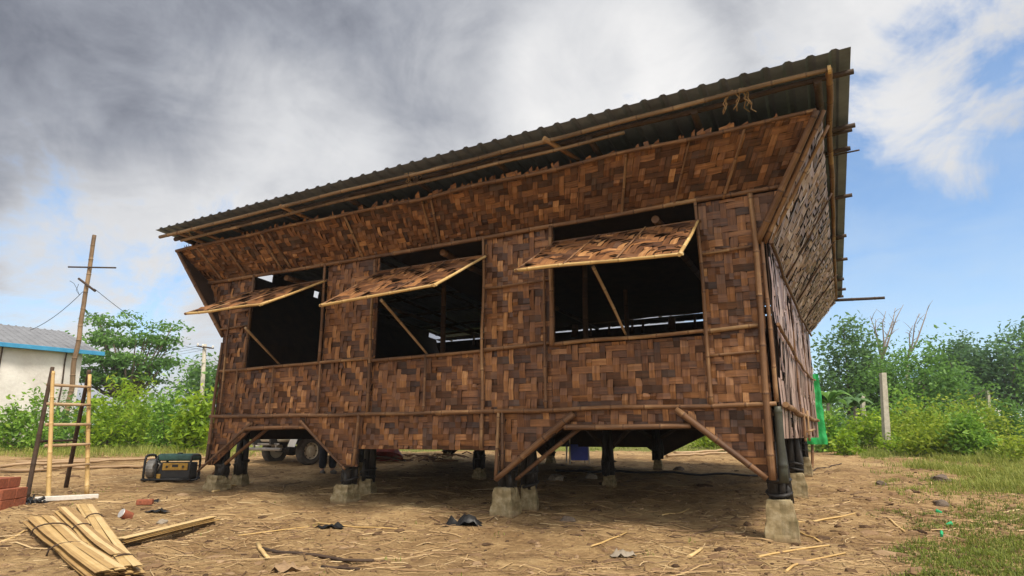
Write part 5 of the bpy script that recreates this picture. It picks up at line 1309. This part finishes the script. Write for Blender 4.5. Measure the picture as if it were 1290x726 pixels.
def add(*a):
    x = a[0]
    for y in a[1:]: x = N.math('ADD', x, y)
    return x
def mul(a, k): return N.math('MULTIPLY', a, k)
nAc = N.math('SUBTRACT', nA, .5); nBc = N.math('SUBTRACT', nB, .5); nCc = N.math('SUBTRACT', nC, .5)
# cloud brightness in display terms, built from where the cloud deck is thick and thin
br = add(mul(nAc, .42), mul(nBc, .42), mul(nCc, .44), .435)
for px, py, deg, k in ((760, 110, 13, .38), (640, 200, 22, .06), (350, 195, 13, .22), (150, 110, 22, -.02), (60, 225, 16, -.10), (620, -40, 28, -.03), (330, 40, 22, -.05), (1180, 80, 17, .30), (1130, 225, 10, .10), (1010, 20, 16, .10), (480, 230, 16, .10), (130, 330, 10, .18), (60, 300, 14, .12), (735, 98, 6, -.14), (1100, 420, 12, .40), (230, 420, 18, .14)):
    br = add(br, mul(bumpdir(px, py, deg), k))
# extra brightness added to the unseen deck behind the camera to light the facade
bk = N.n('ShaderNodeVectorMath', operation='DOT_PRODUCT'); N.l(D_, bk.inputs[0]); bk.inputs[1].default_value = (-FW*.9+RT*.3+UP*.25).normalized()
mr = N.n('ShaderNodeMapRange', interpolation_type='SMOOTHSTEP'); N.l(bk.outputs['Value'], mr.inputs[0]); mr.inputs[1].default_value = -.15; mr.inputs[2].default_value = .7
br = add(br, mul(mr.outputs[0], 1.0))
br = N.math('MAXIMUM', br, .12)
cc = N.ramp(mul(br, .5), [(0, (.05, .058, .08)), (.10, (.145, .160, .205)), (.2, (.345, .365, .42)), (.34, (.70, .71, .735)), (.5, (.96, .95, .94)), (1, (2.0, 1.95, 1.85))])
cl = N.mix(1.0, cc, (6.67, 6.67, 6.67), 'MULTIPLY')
# blue gaps
bl = add(mul(bumpdir(1270, 310, 30), 1.9), mul(bumpdir(1330, 330, 20), .5), mul(bumpdir(60, 335, 14), .40), mul(bumpdir(20, 390, 18), .22), mul(bumpdir(190, 330, 11), .16), mul(nCc, 3.2), mul(nBc, 2.0), -.40)
for px, py, deg, k in ((1215, 40, 14, -.8), (1110, 225, 9, -.45), (1090, 420, 8, -.6), (1230, 170, 8, -.30), (1180, 310, 8, -.2)):
    bl = add(bl, mul(bumpdir(px, py, deg), k))
bm_ = N.n('ShaderNodeMapRange', interpolation_type='SMOOTHSTEP'); N.l(bl, bm_.inputs[0]); bm_.inputs[1].default_value = .05; bm_.inputs[2].default_value = .95
skc = N.mix(1.0, sky.outputs[0], (1.08, 1.22, 1.32), 'MULTIPLY')
hz = N.n('ShaderNodeMapRange', interpolation_type='SMOOTHSTEP'); N.l(sp.outputs[2], hz.inputs[0]); hz.inputs[1].default_value = .62; hz.inputs[2].default_value = -.05; hz.inputs[3].default_value = 0; hz.inputs[4].default_value = .34
veil = N.math('ADD', hz.outputs[0], mul(nBc, .8), None, True)
skc = N.mix(veil, skc, (4.4, 5.15, 5.9))
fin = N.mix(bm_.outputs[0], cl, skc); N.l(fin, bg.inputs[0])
S.view_settings.view_transform = 'Standard'; S.view_settings.look = 'None'; S.view_settings.exposure = 0; S.view_settings.gamma = 1; S.view_settings.use_curve_mapping = False
S.cycles.max_bounces = 6; S.cycles.diffuse_bounces = 3; S.cycles.transparent_max_bounces = 4

m = bpy.data.materials.new('pale_air'); m.use_nodes = True; nt = m.node_tree; nt.nodes.clear(); o_ = nt.nodes.new('ShaderNodeOutputMaterial'); pv_ = nt.nodes.new('ShaderNodeVolumePrincipled')
pv_.inputs['Color'].default_value = (.90, .95, 1, 1); pv_.inputs['Density'].default_value = .0009; pv_.inputs['Anisotropy'].default_value = .2; nt.links.new(pv_.outputs[0], o_.inputs['Volume'])
mb = MB(); mb.box((0, 0, 5), (240, 240, 13)); hz_ = mb.build('haze', m, None, True); tag(hz_, 'thin pale humid air', 'haze', kind='stuff')
